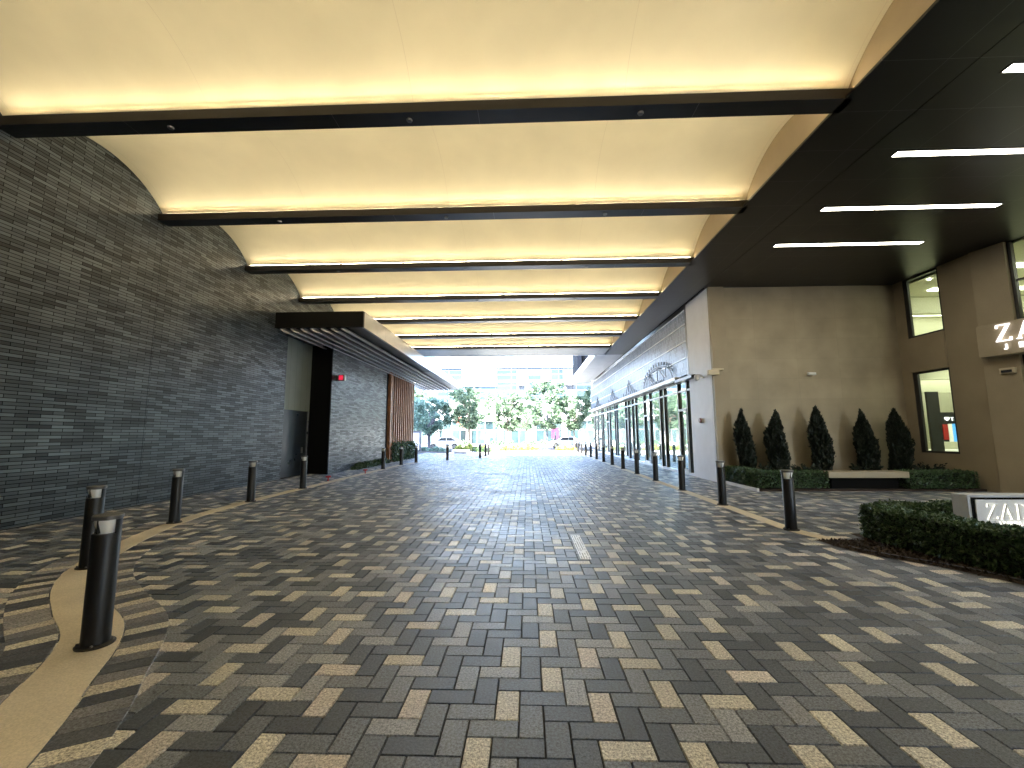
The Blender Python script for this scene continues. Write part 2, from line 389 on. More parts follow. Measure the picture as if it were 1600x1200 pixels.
S.cycles.use_denoising = True; S.cycles.max_bounces = 10; S.cycles.diffuse_bounces = 6; S.cycles.glossy_bounces = 4
S.cycles.sample_clamp_indirect = 8; S.cycles.caustics_reflective = False; S.cycles.caustics_refractive = False

# ------------------------------------------------------------------ ground
struct(MB().box(-250, 250, -120, 400, -.5, -.06).build('ground', M['ground']))
struct(MB().box(-60, 60, 36.9, 49.5, -.3, -.004).build('sidewalk', M['concrete']))
struct(MB().box(-120, 120, 49.5, 64, -.3, -.045).build('road', M['asphalt']))
struct(MB().box(-60, 60, 64.2, 80, -.3, .06).build('far_sidewalk', M['concrete']))

# bed under the pavers, with the rise towards the wall
def sheet(name, xs, y0, y1, dz, m):
    mb = MB(); vs = []; fs = []
    for yy in (y0, y1):
        for x in xs: vs.append((x, yy, gz(x) + dz))
    n = len(xs)
    for i in range(n - 1): fs.append((i, i + 1, n + i + 1, n + i))
    return mb.add(vs, fs).build(name, m)
PEND = 37.4
struct(sheet('paving_bed', [-11, -9.45, -7.45, 14.6], -9, PEND + 9, -.012, M['bed']))

L_, W_ = .305, .1525
PAL = [(.052, .063, .082), (.078, .091, .114), (.126, .140, .165), (.175, .189, .214), (.262, .272, .295)]
def paver_cols(n, cream_mask):
    k = rng.choice(5, n, p=[.22, .20, .26, .20, .12])
    c = np.array(PAL)[k] * rng.uniform(.85, 1.18, n)[:, None]
    cr = np.array([(.56, .53, .45), (.50, .47, .41), (.58, .55, .48), (.52, .475, .43)])[rng.choice(4, n)] * rng.uniform(.88, 1.1, n)[:, None]
    c[cream_mask] = cr[cream_mask]
    return c

def pavers(X0, X1, Y0, Y1, zf):
    """X0.. arrays of brick rectangles -> bevelled bricks"""
    n = len(X0); j = .0028; bv = .0045; d = .012
    Z = zf((X0 + X1) / 2, 0)
    V = np.empty((n, 8, 3)); dz = rng.normal(0, .0007, n); zz = np.zeros(n)
    for k, (xa, ya, ins, z) in enumerate([(X0, Y0, 1, -d), (X1, Y0, 1, -d), (X1, Y1, 1, -d), (X0, Y1, 1, -d), (X0, Y0, 2, 0), (X1, Y0, 2, 0), (X1, Y1, 2, 0), (X0, Y1, 2, 0)]):
        sx = 1 if k % 4 in (0, 3) else -1; sy = 1 if k % 4 in (0, 1) else -1
        a = j if ins == 1 else j + bv
        V[:, k, 0] = xa + sx * a; V[:, k, 1] = ya + sy * a
        V[:, k, 2] = np.array([gz(q) for q in V[:, k, 0]]) + (z if ins == 1 else 0) + dz * (ins == 2)
    base = np.array([(4, 5, 6, 7), (0, 1, 5, 4), (1, 2, 6, 5), (2, 3, 7, 6), (3, 0, 4, 7)])
    F = (np.arange(n)[:, None, None] * 8 + base[None]).reshape(-1, 4)
    return V.reshape(-1, 3), F

ox, oy = -.83, 2.54
i0, i1 = int((-9.6 - ox) / W_), int((14.0 - ox) / W_)
j0, j1 = int((.8 - oy) / W_), int((46 - oy) / W_)
II, JJ = np.meshgrid(np.arange(i0, i1), np.arange(j0, j1), indexing='ij'); II = II.ravel(); JJ = JJ.ravel()
dd = (II + JJ) % 4
# keep: in view, drive ends at PEND, right-hand walk runs on to the storefront end
cxm = ox + II * W_; cym = oy + JJ * W_
keep = (np.abs(cxm) < 1.6 + cym * 1.38) & ((cym < PEND) | ((cxm > 4.2) & (cxm < 8)) | ((cxm < -2.5) & (cym < 40.2)))
H = (dd == 0) & keep; Vv = (dd == 2) & keep
bx0 = np.concatenate([cxm[H], cxm[Vv]]); by0 = np.concatenate([cym[H], cym[Vv]])
bx1 = np.concatenate([cxm[H] + L_, cxm[Vv] + W_]); by1 = np.concatenate([cym[H] + W_, cym[Vv] + L_])
# cream bricks: scattered but never two touching
order = rng.permutation(len(bx0)); occ = set(); cream = np.zeros(len(bx0), bool)
ci = np.concatenate([II[H], II[Vv]]); cj = np.concatenate([JJ[H], JJ[Vv]]); isH = np.concatenate([np.ones(H.sum(), bool), np.zeros(Vv.sum(), bool)])
target = int(.178 * len(bx0)); cnt = 0
for q in order:
    a, b = int(ci[q]), int(cj[q]); cells = [(a, b), (a + 1, b)] if isH[q] else [(a, b), (a, b + 1)]
    if any(cc in occ for cc in cells): continue
    cream[q] = True; cnt += 1
    for (u, v_) in cells:
        for du in (-1, 0, 1):
            for dv in (-1, 0, 1): occ.add((u + du, v_ + dv))
    if cnt >= target: break
PV, PF = pavers(bx0, bx1, by0, by1, lambda x, y: x * 0)
pc = paver_cols(len(bx0), cream)
struct(mass('paving', PV, PF, M['paver'], col=np.repeat(pc, 5, 0)))

# cream concrete strips that carry the bollards
def smooth_path(pts, n=10):
    out = []; P = [Vector(q) for q in pts]
    for i in range(len(P) - 1):
        p0, p1, p2, p3 = P[max(i - 1, 0)], P[i], P[i + 1], P[min(i + 2, len(P) - 1)]
        for k in range(n):
            t = k / n
            out.append(.5 * ((2 * p1) + (-p0 + p2) * t + (2 * p0 - 5 * p1 + 4 * p2 - p3) * t * t + (-p0 + 3 * p1 - 3 * p2 + p3) * t ** 3))
    out.append(P[-1]); return out
def normals2(path):
    ns = []
    for i in range(len(path)):
        d = path[min(i + 1, len(path) - 1)] - path[max(i - 1, 0)]; ns.append(Vector((d.y, -d.x)).normalized())
    return ns
def ribbon(name, path, widths, m, z=.006, th=.02):
    ns = normals2(path); mb = MB(); vs = []; fs = []
    for q, n_, w_ in zip(path, ns, widths):
        a = q + n_ * w_ / 2; b = q - n_ * w_ / 2
        za, zb = gz(a.x) + z, gz(b.x) + z
        vs += [(a.x, a.y, za), (b.x, b.y, zb), (a.x + n_.x * .004, a.y + n_.y * .004, za - th), (b.x - n_.x * .004, b.y - n_.y * .004, zb - th)]
    for i in range(len(path) - 1):
        k = i * 4; fs += [(k, k + 1, k + 5, k + 4), (k + 2, k, k + 4, k + 6), (k + 1, k + 3, k + 7, k + 5)]
    return mb.add(vs, fs).build(name, m)
LP = [(-2.35, -.6), (-2.52, .8), (-2.74, 1.95), (-3.02, 2.58), (-3.3, 3.02), (-3.6, 3.52), (-3.98, 3.98), (-4.6, 4.45), (-5.35, 5.08), (-5.92, 5.75), (-6.4, 6.6), (-6.85, 7.7), (-7.15, 8.7), (-7.35, 10), (-7.45, 12), (-7.45, 14), (-7.45, 18), (-7.45, 22), (-7.4, 25), (-7.1, 27.2), (-6.4, 28.7), (-5.5, 29.6), (-4.5, 30.3), (-3.8, 31.2), (-3.45, 32.6), (-3.4, 35), (-3.4, 37.4)]
lpath = smooth_path(LP)
lw = [.42 if q.y < 3.6 else (.42 - .1 * min(1, (q.y - 3.6) / 5) if q.y < 9 else .30) for q in lpath]
struct(ribbon('kerb_strip', lpath, lw, M['cream']))
RP = [(5.1, 7.38), (4.97, 7.6), (4.83, 8.1), (4.79, 9), (4.79, 14), (4.79, 20), (4.79, 27), (4.79, 34), (4.79, 43)]
rpath = smooth_path(RP)
struct(ribbon('kerb_strip', rpath, [.26] * len(rpath), M['cream']))

# soldier course of radially laid bricks either side of the curved strip
def soldiers():
    V = []; F = []; C = []
    for side in (1, -1):
        path = [q for q in lpath if q.y < 9.0]
        dens = []
        for i in range(len(path) - 1):
            for k in range(12): dens.append(path[i].lerp(path[i + 1], k / 12))
        ns = normals2(dens); wd = [.42 if q.y < 3.6 else .42 - .1 * min(1, (q.y - 3.6) / 5) for q in dens]
        acc = 0; last = 0; since = 2
        for i in range(1, len(dens)):
            e0 = dens[last] + ns[last] * side * (wd[last] / 2 + .16); e1 = dens[i] + ns[i] * side * (wd[i] / 2 + .16)
            if (e1 - e0).length >= W_ - .006:
                def cor(ix, off, t):
                    q = dens[ix].lerp(dens[min(ix + 1, len(dens) - 1)], 0) ; n_ = ns[ix]
                    return q + n_ * side * (wd[ix] / 2 + off)
                a, b, c, d = cor(last, .006, 0), cor(i, .006, 0), cor(i, .325, 0), cor(last, .325, 0)
                ctr = (a + b + c + d) / 4
                k = len(V)
                for q, z in [(a, -.008), (b, -.008), (c, -.008), (d, -.008)]: V.append((q.x, q.y, gz(q.x) + z))
                for q in (a, b, c, d):
                    g = q + (ctr - q).normalized() * .010; V.append((g.x, g.y, gz(g.x) + .0035))
                F += [(k + 4, k + 5, k + 6, k + 7), (k, k + 1, k + 5, k + 4), (k + 1, k + 2, k + 6, k + 5), (k + 2, k + 3, k + 7, k + 6), (k + 3, k, k + 4, k + 7)]
                since += 1
                if since >= 3 and random.random() < .5 or since > 4: col = np.array(random.choice([(.56, .52, .43), (.52, .47, .39)])); since = 0
                else: col = np.array(random.choice(PAL)) * np.array((1.08, 1., .96))
                C += [col * random.uniform(.9, 1.1)] * 5
                last = i
    return V, F, C
V, F, C = soldiers()
struct(mass('paving_border', V, F, M['paver'], col=C))

# ------------------------------------------------------------------ vaulted canopy roof
XW, XE = -9.45, 5.45
ZB = 7.25; Y0B, PB = 6.62, 3.39
roof = thing('canopy_roof', (-2, 10, 7.25), 'long vaulted drive-through roof with cream barrel vaults between black beams', 'canopy roof')
KS = range(-4, 7)
def arc(yc, hw, z0, sag, n=20):
    rad = (hw * hw + sag * sag) / (2 * sag); zc = z0 + sag - rad; a = math.asin(hw / rad)
    return [(yc + rad * math.sin(-a + 2 * a * i / n), zc + rad * math.cos(-a + 2 * a * i / n)) for i in range(n + 1)]
for k in KS:
    yn = Y0B + PB * k; yf = yn + .35
    b = MB()
    # U-shaped cladding: bottom plate and two thin lips; the light strips lie in it
    b.box(XW, XE, yn + .012, yf, ZB, ZB + .02).box(XW, XE, yf - .014, yf, ZB + .02, ZB + .172)
    b.box(XW, XE, yn + .168, yf - .168, ZB + .02, ZB + 1.0)
    o = b.build('beam', M['beam'], roof)
    face = MB().prism([(yn + .012, ZB + .002), (yn + .026, ZB + .004), (yn + .016, ZB + .172), (yn + .002, ZB + .172)], 'x', XW, XE).build('beam_face', M['beamface'], o)
    led = MB(); led_b = MB()
    x = XW + .15
    while x < XE - .5:
        for sg, y0 in ((1, yn), (-1, yf)):
            q = [(x, y0 + sg * .046, ZB + .168), (x + .97, y0 + sg * .046, ZB + .168), (x + .97, y0 + sg * .0465, ZB + .197), (x, y0 + sg * .0465, ZB + .197)]
            led.add(q, [(0, 1, 2, 3) if sg > 0 else (3, 2, 1, 0)])
            led_b.prism([(y0 + sg * .048, ZB + .166), (y0 + sg * .07, ZB + .166), (y0 + sg * .07, ZB + .2), (y0 + sg * .049, ZB + .2)], 'x', x, x + .97)
        x += 1.05
    led.build('led_strip', M['led'], o); led_b.build('led_housing', M['wmetal'], o)
    if k >= -1:
        for fx in (.2, .49, .76):
            MB().lathe([(.045, ZB - .03), (.05, ZB - .012), (.055, ZB + .004)], 12, XW + (XE - XW) * fx + .12, yn + .19).build('sprinkler_cap', M['bollardcap'], o)
    # panel joints across the beam
    jn = MB()
    for fx in (.16, .41, .58, .83):
        xx = XW + (XE - XW) * fx
        jn.box(xx, xx + .007, yn + .008, yf - .006, ZB - .002, ZB + .001)
    jn.build('joint_trim', M['bollardcap'], o)
for k in list(KS)[:-1]:
    ya = Y0B + PB * k + .35 - .166; yb = Y0B + PB * (k + 1) + .166
    pr = arc((ya + yb) / 2, (yb - ya) / 2, ZB + .22, .72)
    v = [(XW, a, b_) for a, b_ in pr] + [(XE, a, b_) for a, b_ in pr]; n = len(pr)
    MB().add(v, [(i, i + 1, n + i + 1, n + i) for i in range(n - 1)]).build('vault', M['vault'], roof, smooth=True)
MB().box(XW, XE, -8, 29.5, 8.6, 9.0).build('roof_deck', M['blackm'], roof)
MB().box(XE, XE + .12, -8, 27.31, ZB + .012, 8.6).build('gable_wall', M['gable'], roof)
MB().box(XW, XE, 27.35, 29.4, ZB, ZB + .06).build('end_soffit', M['soffit_far'], roof)
MB().box(XW, XE, 29.4, 29.6, ZB - .02, 9.1).build('end_fascia', M['wmetal'], roof)

# ------------------------------------------------------------------ left brick building
lw_ = thing('brick_wall', (-9.6, 5, 0), 'tall dark grey long-brick wall along the left of the drive', 'wall')
MB().box(-9.75, XW, -8, 10.20, 0, 8.6).build('brick_face', M['brick'], lw_)
MB().box(-9.75, XW - .001, 10.212, 16.2, 0, 8.6).build('brick_face', M['brick'], lw_)
MB().box(-9.72, XW - .012, 10.20, 10.212, 0, 8.6).build('control_joint', M['black'], lw_)
MB().box(-9.75, XW, 16.2, 32.2, 5.75, 8.6).build('brick_face', M['brick'], lw_)
MB().box(-9.45, -9.40, -8, 16.1, 0, .10).build('base_trim', M['doord'], lw_)
fw = thing('brick_wall', (-8.9, 22, 0), 'pale lit brick wall under the left entrance canopy', 'wall')
MB().box(-9.75, -8.75, 18.62, 26.05, 0, 5.74).build('brick_face', M['brick'], fw)
MB().box(-9.72, -8.745, 18.53, 18.62, 0, 5.74).build('end_panel', M['black'], fw)
MB().box(-9.75, -8.8, 26.05, 26.5, 0, 5.74).build('end_return', M['black'], fw)
dr = thing('service_door', (-9.65, 17.3, 0), 'dark service door in the recess beside the black wall end', 'door')
MB().box(-9.75, -9.66, 16.2, 18.53, 2.78, 5.74).build('upper_panel', M['panelg'], dr)
MB().box(-9.75, -9.64, 16.2, 18.53, 0, 2.78).build('door_leaf', M['doord'], dr)
MB().box(-9.64, -9.60, 18.36, 18.40, 0, 2.78).build('door_edge', M['steel'], dr)
MB().box(-9.64, -9.58, 17.95, 17.99, 1.0, 1.25).build('handle', M['steel'], dr)
tw = MB().box(-34, -9.76, -8, 32, 0, 30).build('shade_block', M['blackm'], loc=(-20, 12, 0)); tag(tw, 'unseen dark block added behind the long brick wall for its shade', 'building')  # added mass out of view, made tall to shade the dark branching tree

# unseen wall added behind the camera to keep back light out
bw_ = MB().box(-9.75, 14.5, -8.3, -8, 0, 8.6).build('brick_wall', M['brickx'], loc=(0, -8.1, 0)); tag(bw_, 'unseen dark brick wall added behind the viewer to block back light', 'wall')

# entrance canopy with louvres
cp = thing('entrance_canopy', (-7.8, 25, 5.6), 'flat dark metal entrance canopy with grey louvres underneath', 'canopy')
CY0, CY1, CX = 15.28, 37.8, -6.1
MB().box(-9.45, CX, CY0, CY0 + .12, 5.76, 6.36).build('end_fascia', M['dfascia'], cp, bevel=.008)
MB().box(CX - .10, CX + .002, CY0 + .12, CY1, 5.76, 6.37).build('front_fascia', M['fascia'], cp)
MB().box(-9.45, CX - .1, CY1 - .12, CY1 - .01, 5.765, 6.35).build('end_fascia', M['fascia'], cp)
MB().box(-9.45, CX - .1, CY0 + .12, CY1 - .12, 6.2, 6.3).build('deck', M['blackm'], cp)
MB().box(-6.75, CX - .1, CY0 + .12, 27, 5.77, 5.80).build('soffit_strip', M['blackm'], cp)
MB().box(-6.75, CX - .1, 27, CY1 - .12, 5.77, 5.80).build('soffit_strip', M['soffit_far'], cp)  # far half of the black strip, daylight painted in as grey
for i in range(7):
    x0 = -9.36 + i * .39
    MB().prism([(x0, 5.82), (x0 + .03, 5.86), (x0 + .20, 5.68), (x0 + .36, 5.62), (x0 + .365, 5.585), (x0 + .19, 5.62), (x0 + .05, 5.72)], 'y', CY0 + .14, CY1 - .14).build('louver', M['louver'], cp)
cl = MB().tube([(-9.05, 16.0, 6.36), (-9.05, 16.0, 6.55)], [.02, .012]).lathe([(.05, 6.36), (.05, 6.42), (.03, 6.44)], 10, -9.05, 16.0).build('sensor', M['beige'], loc=(-9.05, 16, 6.36)); tag(cl, 'small pale sensor standing on the canopy edge by the brick wall', 'sensor')

# timber slat screen and climbing plant
sc = thing('slat_screen', (-8.75, 29, 0), 'brown vertical timber slat screen past the pale brick wall', 'screen')
MB().box(-8.95, -8.62, 26.55, 26.75, 0, 5.72).build('end_board', M['wood'], sc)
MB().box(-9.0, -8.92, 26.8, 32.2, 0, 5.72).build('backing', M['black'], sc)
yy = 27.0
while yy < 32.1:
    MB().box(-8.75, -8.66, yy, yy + .11, .05, 5.72).build('slat', M['wood'], sc, bevel=.004); yy += .46
iv = thing('climbing_plant', (-8.6, 29, 0), 'leafy dark climbing plant at the foot of the slat screen', 'plant')
n = 2600
Pn = np.stack([rng.normal(-8.55, .09, n), rng.uniform(26.9, 32.3, n), rng.uniform(.05, 1.35, n) * rng.uniform(.55, 1, n) ** .5], 1)
mass('foliage', *leaf_quads(Pn, .09), M['hedge'], iv, off=(-8.6, 29, 0))
st = MB()
for q in range(14):
    yb = 27 + q * .38; st.tube([(-8.6, yb, 0), (-8.57 + random.uniform(-.05, .05), yb + .1, .6), (-8.58, yb + random.uniform(-.1, .2), 1.2)], [.012, .01, .005], 5)
st.build('stem', M['bark2'], iv)
gc = thing('ground_cover', (-8.5, 23.5, 0), 'low dark green planting along the foot of the pale brick wall', 'plants')
n = 2200; yv = rng.uniform(21.0, 26.3, n)
Pn = np.stack([rng.uniform(-8.75, -8.42, n), yv, .06 + rng.uniform(0, 1, n) * (.12 + .05 * (yv - 21) / 5 + .14 * (np.sin(yv * 5) > .2))], 1)
mass('foliage', *leaf_quads(Pn, .08, up=np.array([[0, 0, .8]])), M['hedge'], gc, off=(-8.5, 23.5, 0))

# exit light on the pale wall
ex = thing('alarm_light', (-8.75, 19.2, 4.3), 'red illuminated alarm light on a black bracket on the pale brick wall', 'alarm light')
MB().box(-8.75, -8.64, 18.98, 19.26, 4.23, 4.47).build('bracket', M['blackm'], ex, bevel=.01)
MB().box(-8.64, -8.36, 19.0, 19.12, 4.22, 4.50).build('housing', M['blackm'], ex, bevel=.012)
MB().box(-8.61, -8.41, 18.975, 19.0, 4.25, 4.47).build('red_lens', M['red'], ex, bevel=.02)
MB().box(-8.362, -8.33, 18.97, 19.13, 4.24, 4.48).build('side_plate', M['wmetal'], ex)

# red caps beside the kerb strip
for q, lab in (((-7.63, 16.3), 'small red capped spike by the kerb strip, nearer the camera'), ((-7.42, 19.5), 'small red capped spike by the kerb strip, farther toward the slat screen')):
    t = thing('marker_spike', (q[0], q[1], gz(q[0])), lab, 'marker', 'red marker spikes beside the left kerb strip')
    zz = gz(q[0])
    MB().lathe([(.022, zz), (.018, zz + .13)], 10, *q).build('stem', M['redp'], t)
    MB().lathe([(.05, zz + .13), (.10, zz + .15), (.10, zz + .19), (.07, zz + .20)], 14, *q).build('cap', M['redp'], t)

# ------------------------------------------------------------------ bollards
def make_bollard(loc, label):
    x, y, z = loc
    t = thing('bollard', loc, label, 'bollard', 'black bollard lights along the kerb strips')
    MB().lathe([(.132, z), (.134, z + .012), (.120, z + .022)], 32, x, y).build('base_plate', M['bollard'], t, smooth=True)
    for a in (.6, 2.2, 3.75, 5.3):
        MB().lathe([(.010, z + .02), (.010, z + .032), (.005, z + .036)], 8, x + .112 * math.cos(a), y + .112 * math.sin(a)).build('bolt', M['bollardcap'], t)
    MB().lathe([(.097, z + .018), (.097, z + .905), (.094, z + .912), (.06, z + .914)], 40, x, y).build('post', M['bollard'], t, smooth=True)
    MB().lathe([(.058, z + .914), (.088, z + 1.01), (.088, z + 1.03)], 32, x, y).build('lens', M['lens'], t, smooth=True)
    for a0, hw_ in ((R(15), .42), (R(165), .42)):
        vs = []
        nn = 8
        for zz in (z + .91, z + 1.03):
            for rr in (.0885, .097):
                for i in range(nn + 1):
                    a = a0 - hw_ + 2 * hw_ * i / nn; vs.append((x + rr * math.cos(a), y + rr * math.sin(a), zz))
        m_ = nn + 1; fs = []
        for i in range(nn):
            fs += [(m_ + i, m_ + i + 1, 3 * m_ + i + 1, 3 * m_ + i), (i + 1, i, 2 * m_ + i, 2 * m_ + i + 1), (i, i + 1, m_ + i + 1, m_ + i), (2 * m_ + i + 1, 2 * m_ + i, 3 * m_ + i, 3 * m_ + i + 1)]
        fs += [(0, m_, 3 * m_, 2 * m_), (nn, 2 * m_ + nn, 3 * m_ + nn, m_ + nn)]
        MB().add(vs, fs).build('side_guard', M['bollard'], t, smooth=True)
    MB().box(x - .005, x + .005, y - .091, y - .05, z + .92, z + 1.03).build('lens_rib', M['bollard'], t)
    MB().lathe([(.093, z + 1.03), (.104, z + 1.034), (.106, z + 1.062), (.100, z + 1.07), (.02, z + 1.074)], 40, x, y).build('cap', M['bollardcap'], t, smooth=True)
    return t
ORD = ['nearest', 'second', 'third', 'fourth', 'fifth', 'sixth', 'seventh', 'eighth', 'ninth', 'tenth', 'eleventh', 'twelfth', 'thirteenth']
LB = [(-3.66, 3.69), (-5.90, 5.74), (-7.16, 8.62), (-7.38, 11.34), (-7.44, 14.1), (-7.45, 22.0), (-7.4, 25.0), (-7.1, 27.2), (-5.55, 29.6), (-3.55, 31.9), (-3.4, 34.6), (-3.4, 37.0)]
RB = [(4.79, 8.19 + 2.75 * k) for k in range(13)]
RB = RB[:13]
b0 = None
for i, (x, yv) in enumerate(LB):
    lab = ['wide-looking nearest black bollard light on the curved left kerb strip', 'second black bollard light on the left kerb strip, just behind the nearest'][i] if i < 2 else \
        ORD[i] + ' black bollard light from the camera on the left kerb strip'
    if b0 is None: b0 = make_bollard((x, yv, gz(x) + .004), lab)
    else: copy_tree(b0, (x, yv, gz(x) + .004), math.atan2(-x, yv) * .0, lab)
for i, (x, yv) in enumerate(RB):
    copy_tree(b0, (x, yv, .004), random.uniform(-.15, .15), ('nearest' if i == 0 else ORD[i]) + ' black bollard light from the camera on the right kerb strip')

# drain tile
tl = thing('drain_grate', (.81, 7, .004), 'white perforated three-piece drain strip set in the pavers', 'drain')
for k in range(3):
    y0 = 6.26 + k * .487
    tb = MB(); tb.box(.73, .885, y0 + .004, y0 + .483, -.006, .006)
    tb.build('tile', M['tile'], tl, bevel=.003)
    hl = MB()
    for a in range(4):
        for b_ in range(9):
            if random.random() < .82:
                hx = .748 + a * .036; hy = y0 + .03 + b_ * .049
                hl.box(hx, hx + .012, hy, hy + .026, .0055, .0075)
    hl.build('slot', M['black'], tl)

# ------------------------------------------------------------------ right: low dark soffit, lights
sf = thing('soffit_ceiling', (9, 10, 7.25), 'low black panelled ceiling over the right-hand walk', 'ceiling')
MB().box(5.32, 6.72, -8, 29.5, ZB, ZB + .05).build('soffit_panel', M['soffit'], sf)
MB().box(6.735, 16, -8, 15.9, ZB, ZB + .05).build('soffit_panel', M['soffit'], sf)
MB().box(5.32, 6.735, 29.5, 46, ZB, ZB + .05).build('soffit_panel', M['soffit_far'], sf)  # grey stands in for outdoor bounce on the dark panels
MB().box(4.85, 5.32, 29.62, 46, ZB + .0, ZB + .06).build('soffit_panel', M['soffit_far'], sf)
MB().box(4.72, 4.85, 29.62, 46, ZB - .1, ZB + .42).build('edge_fascia', M['wmetal'], sf)
MB().box(6.735, 6.78, 15.9, 46, ZB, ZB + .05).build('shadow_gap', M['black'], sf)
for i, ly in enumerate([-1.9, .1, 2.1, 4.12, 6.12, 8.12, 10.2, 12.24]):
    nm = ['', '', '', '', 'nearest long white ceiling light strip, cut by the right frame edge', 'second white ceiling light strip over the right walk', 'third white ceiling light strip over the right walk', 'farthest white ceiling light strip nearest the tan wall'][i]
    t = thing('ceiling_light', (9.4, ly, ZB), nm or 'white ceiling light strip overhead behind the camera', 'ceiling light', 'light strips in the black ceiling')
    MB().box(7.33, 11.52, ly - .095, ly - .080, ZB - .012, ZB + .0).box(7.33, 11.52, ly + .08, ly + .095, ZB - .012, ZB).box(7.315, 7.33, ly - .095, ly + .095, ZB - .012, ZB).box(11.52, 11.535, ly - .095, ly + .095, ZB - .012, ZB).build('frame', M['blackm'], t)
    MB().box(7.34, 8.63, ly - .078, ly + .078, ZB - .010, ZB - .002).build('diffuser', M['tube'], t)
    MB().box(8.65, 11.51, ly - .078, ly + .078, ZB - .010, ZB - .002).build('diffuser', M['tube'], t)

# ------------------------------------------------------------------ right: storefront
sh = thing('store_building', (6.9, 30, 0), 'mirror-glass store with a perforated metal sign screen above its doors', 'store')
MB().box(6.85, 7.3, 15.92, 18.1, 0, ZB).build('end_wall', M['white'], sh)
MB().box(7.0, 7.1, 18.1, 45.5, .10, 4.02).build('glass', M['sglass'], sh)
MB().box(6.86, 7.1, 18.1, 45.5, 0, .10).build('plinth', M['wmetal'], sh)
MB().box(6.93, 6.998, 18.1, 45.5, 3.60, 3.68).build('transom', M['wmetal'], sh)
MB().box(6.92, 6.996, 18.1, 45.5, 4.02, 4.12).build('head_trim', M['mullion'], sh)
MUL = [18.7, 19.8, 21.8, 22.5, 24.4, 25.6, 27.6, 28.5, 29.6, 30.5, 33.5, 34.2, 36.3, 37.5, 39.6, 40.3, 42.5, 44.4]
for q in MUL:
    MB().box(6.92, 6.999, q - .06, q + .06, .10, 4.02).build('mullion', M['mullion'], sh)
    MB().box(6.91, 6.92, q - .058, q - .02, .10, 4.02).build('mullion_cap', M['wmetal'], sh)
for a, b_ in ((19.8, 18.7), (25.6, 24.4), (30.5, 29.6), (37.5, 36.3)):
    lo, hi = min(a, b_) + .07, max(a, b_) - .07
    d = MB().box(6.90, 6.93, lo, lo + .06, .1, 2.75).box(6.90, 6.93, hi - .06, hi, .1, 2.75).box(6.90, 6.93, lo, hi, 2.75, 2.85).box(6.90, 6.93, lo, hi, .1, .22).build('door', M['wmetal'], sh)
    MB().box(6.84, 6.87, lo + .12, lo + .15, .85, 2.0).box(6.86, 6.90, lo + .12, lo + .15, .9, .94).box(6.86, 6.90, lo + .12, lo + .15, 1.9, 1.94).build('handle', M['mullion'], d)
SX = 6.86
spn = MB().box(SX, 6.92, 18.25, 46, 4.28, 7.1).build('sign_screen', M['screen'], sh)
MB().box(6.62, SX, 19.2, 46.2, 4.12, 4.27).build('sign_ledge', M['wmetal'], sh)
MB().box(6.6, 6.9, 17.2, 19.2, 4.0, 4.12).build('ledge_end', M['blackm'], sh)
for zz in (4.98, 5.7, 6.45, 7.06):
    MB().box(SX - .03, SX, 18.25, 46, zz, zz + .045).build('screen_rail', M['wmetal'], spn)
MB().box(SX - .02, 6.95, 18.1, 18.25, 4.2, 7.2).build('screen_edge', M['mullion'], sh)
# arched bridge emblem, and three smaller peaked emblems farther along
def bar(mb, y0, z0, y1, z1, w_=.05, x=SX - .10, t_=.03):
    d = Vector((y1 - y0, z1 - z0)); nrm = Vector((-d.y, d.x)).normalized() * w_ / 2
    mb.prism([(y0 + nrm.x, z0 + nrm.y), (y0 - nrm.x, z0 - nrm.y), (y1 - nrm.x, z1 - nrm.y), (y1 + nrm.x, z1 + nrm.y)], 'x', x, x + t_)
em = MB(); yc, z0 = 22.4, 4.35
A = [(yc + 2.45 * math.cos(a), z0 + .82 * math.sin(a)) for a in [math.pi * i / 20 for i in range(21)]]
for a, b_ in zip(A[:-1], A[1:]): bar(em, *a, *b_, .06)
for t0 in (-1.55, -.2, 1.2): bar(em, yc + t0, z0 + .12, yc + t0, z0 + .82 * math.sqrt(max(0, 1 - (t0 / 2.45) ** 2)), .045)
bar(em, yc + 1.55, z0 + .6, yc + .6, z0 + .12, .06); bar(em, yc - .3, z0 + .8, yc - 1.3, z0 + .15, .06)
for i in range(15):
    a = math.pi * (.12 + .76 * i / 14); py, pz = yc + 2.6 * math.cos(a), z0 + .90 * math.sin(a)
    uy, uz = math.cos(a) * .10, math.sin(a) * .17
    bar(em, py, pz, py + uy, pz + uz, .06); bar(em, py - .09, pz, py + uy - .09, pz + uz, .04)
    if i % 2: bar(em, py, pz + uz * .5, py - .1, pz + uz * .5, .04)
for i in range(9):
    yy = yc - 1.2 + i * .3; h = .10 if i % 3 else .14
    bar(em, yy, z0 + .02, yy, z0 + .02 + h, .05); bar(em, yy, z0 + .03, yy + .13, z0 + .03, .03)
em.build('emblem', M['logo'], spn)
for yc in (28.5, 34.0, 41.3):
    em = MB()
    bar(em, yc + .1, z0 + .2, yc + .1, z0 + 1.0, .08); bar(em, yc, z0 + .8, yc - .9, z0 + .15, .09); bar(em, yc + .2, z0 + .75, yc + .75, z0 + .2, .06)
    for i in range(8): bar(em, yc - 1.9 + i * .5, z0, yc - 1.9 + i * .5, z0 + .12 + .08 * (i % 2), .09)
    bar(em, yc - 1.9, z0 - .03, yc + 1.7, z0 - .03, .04)
    em.build('emblem', M['logo'], spn)
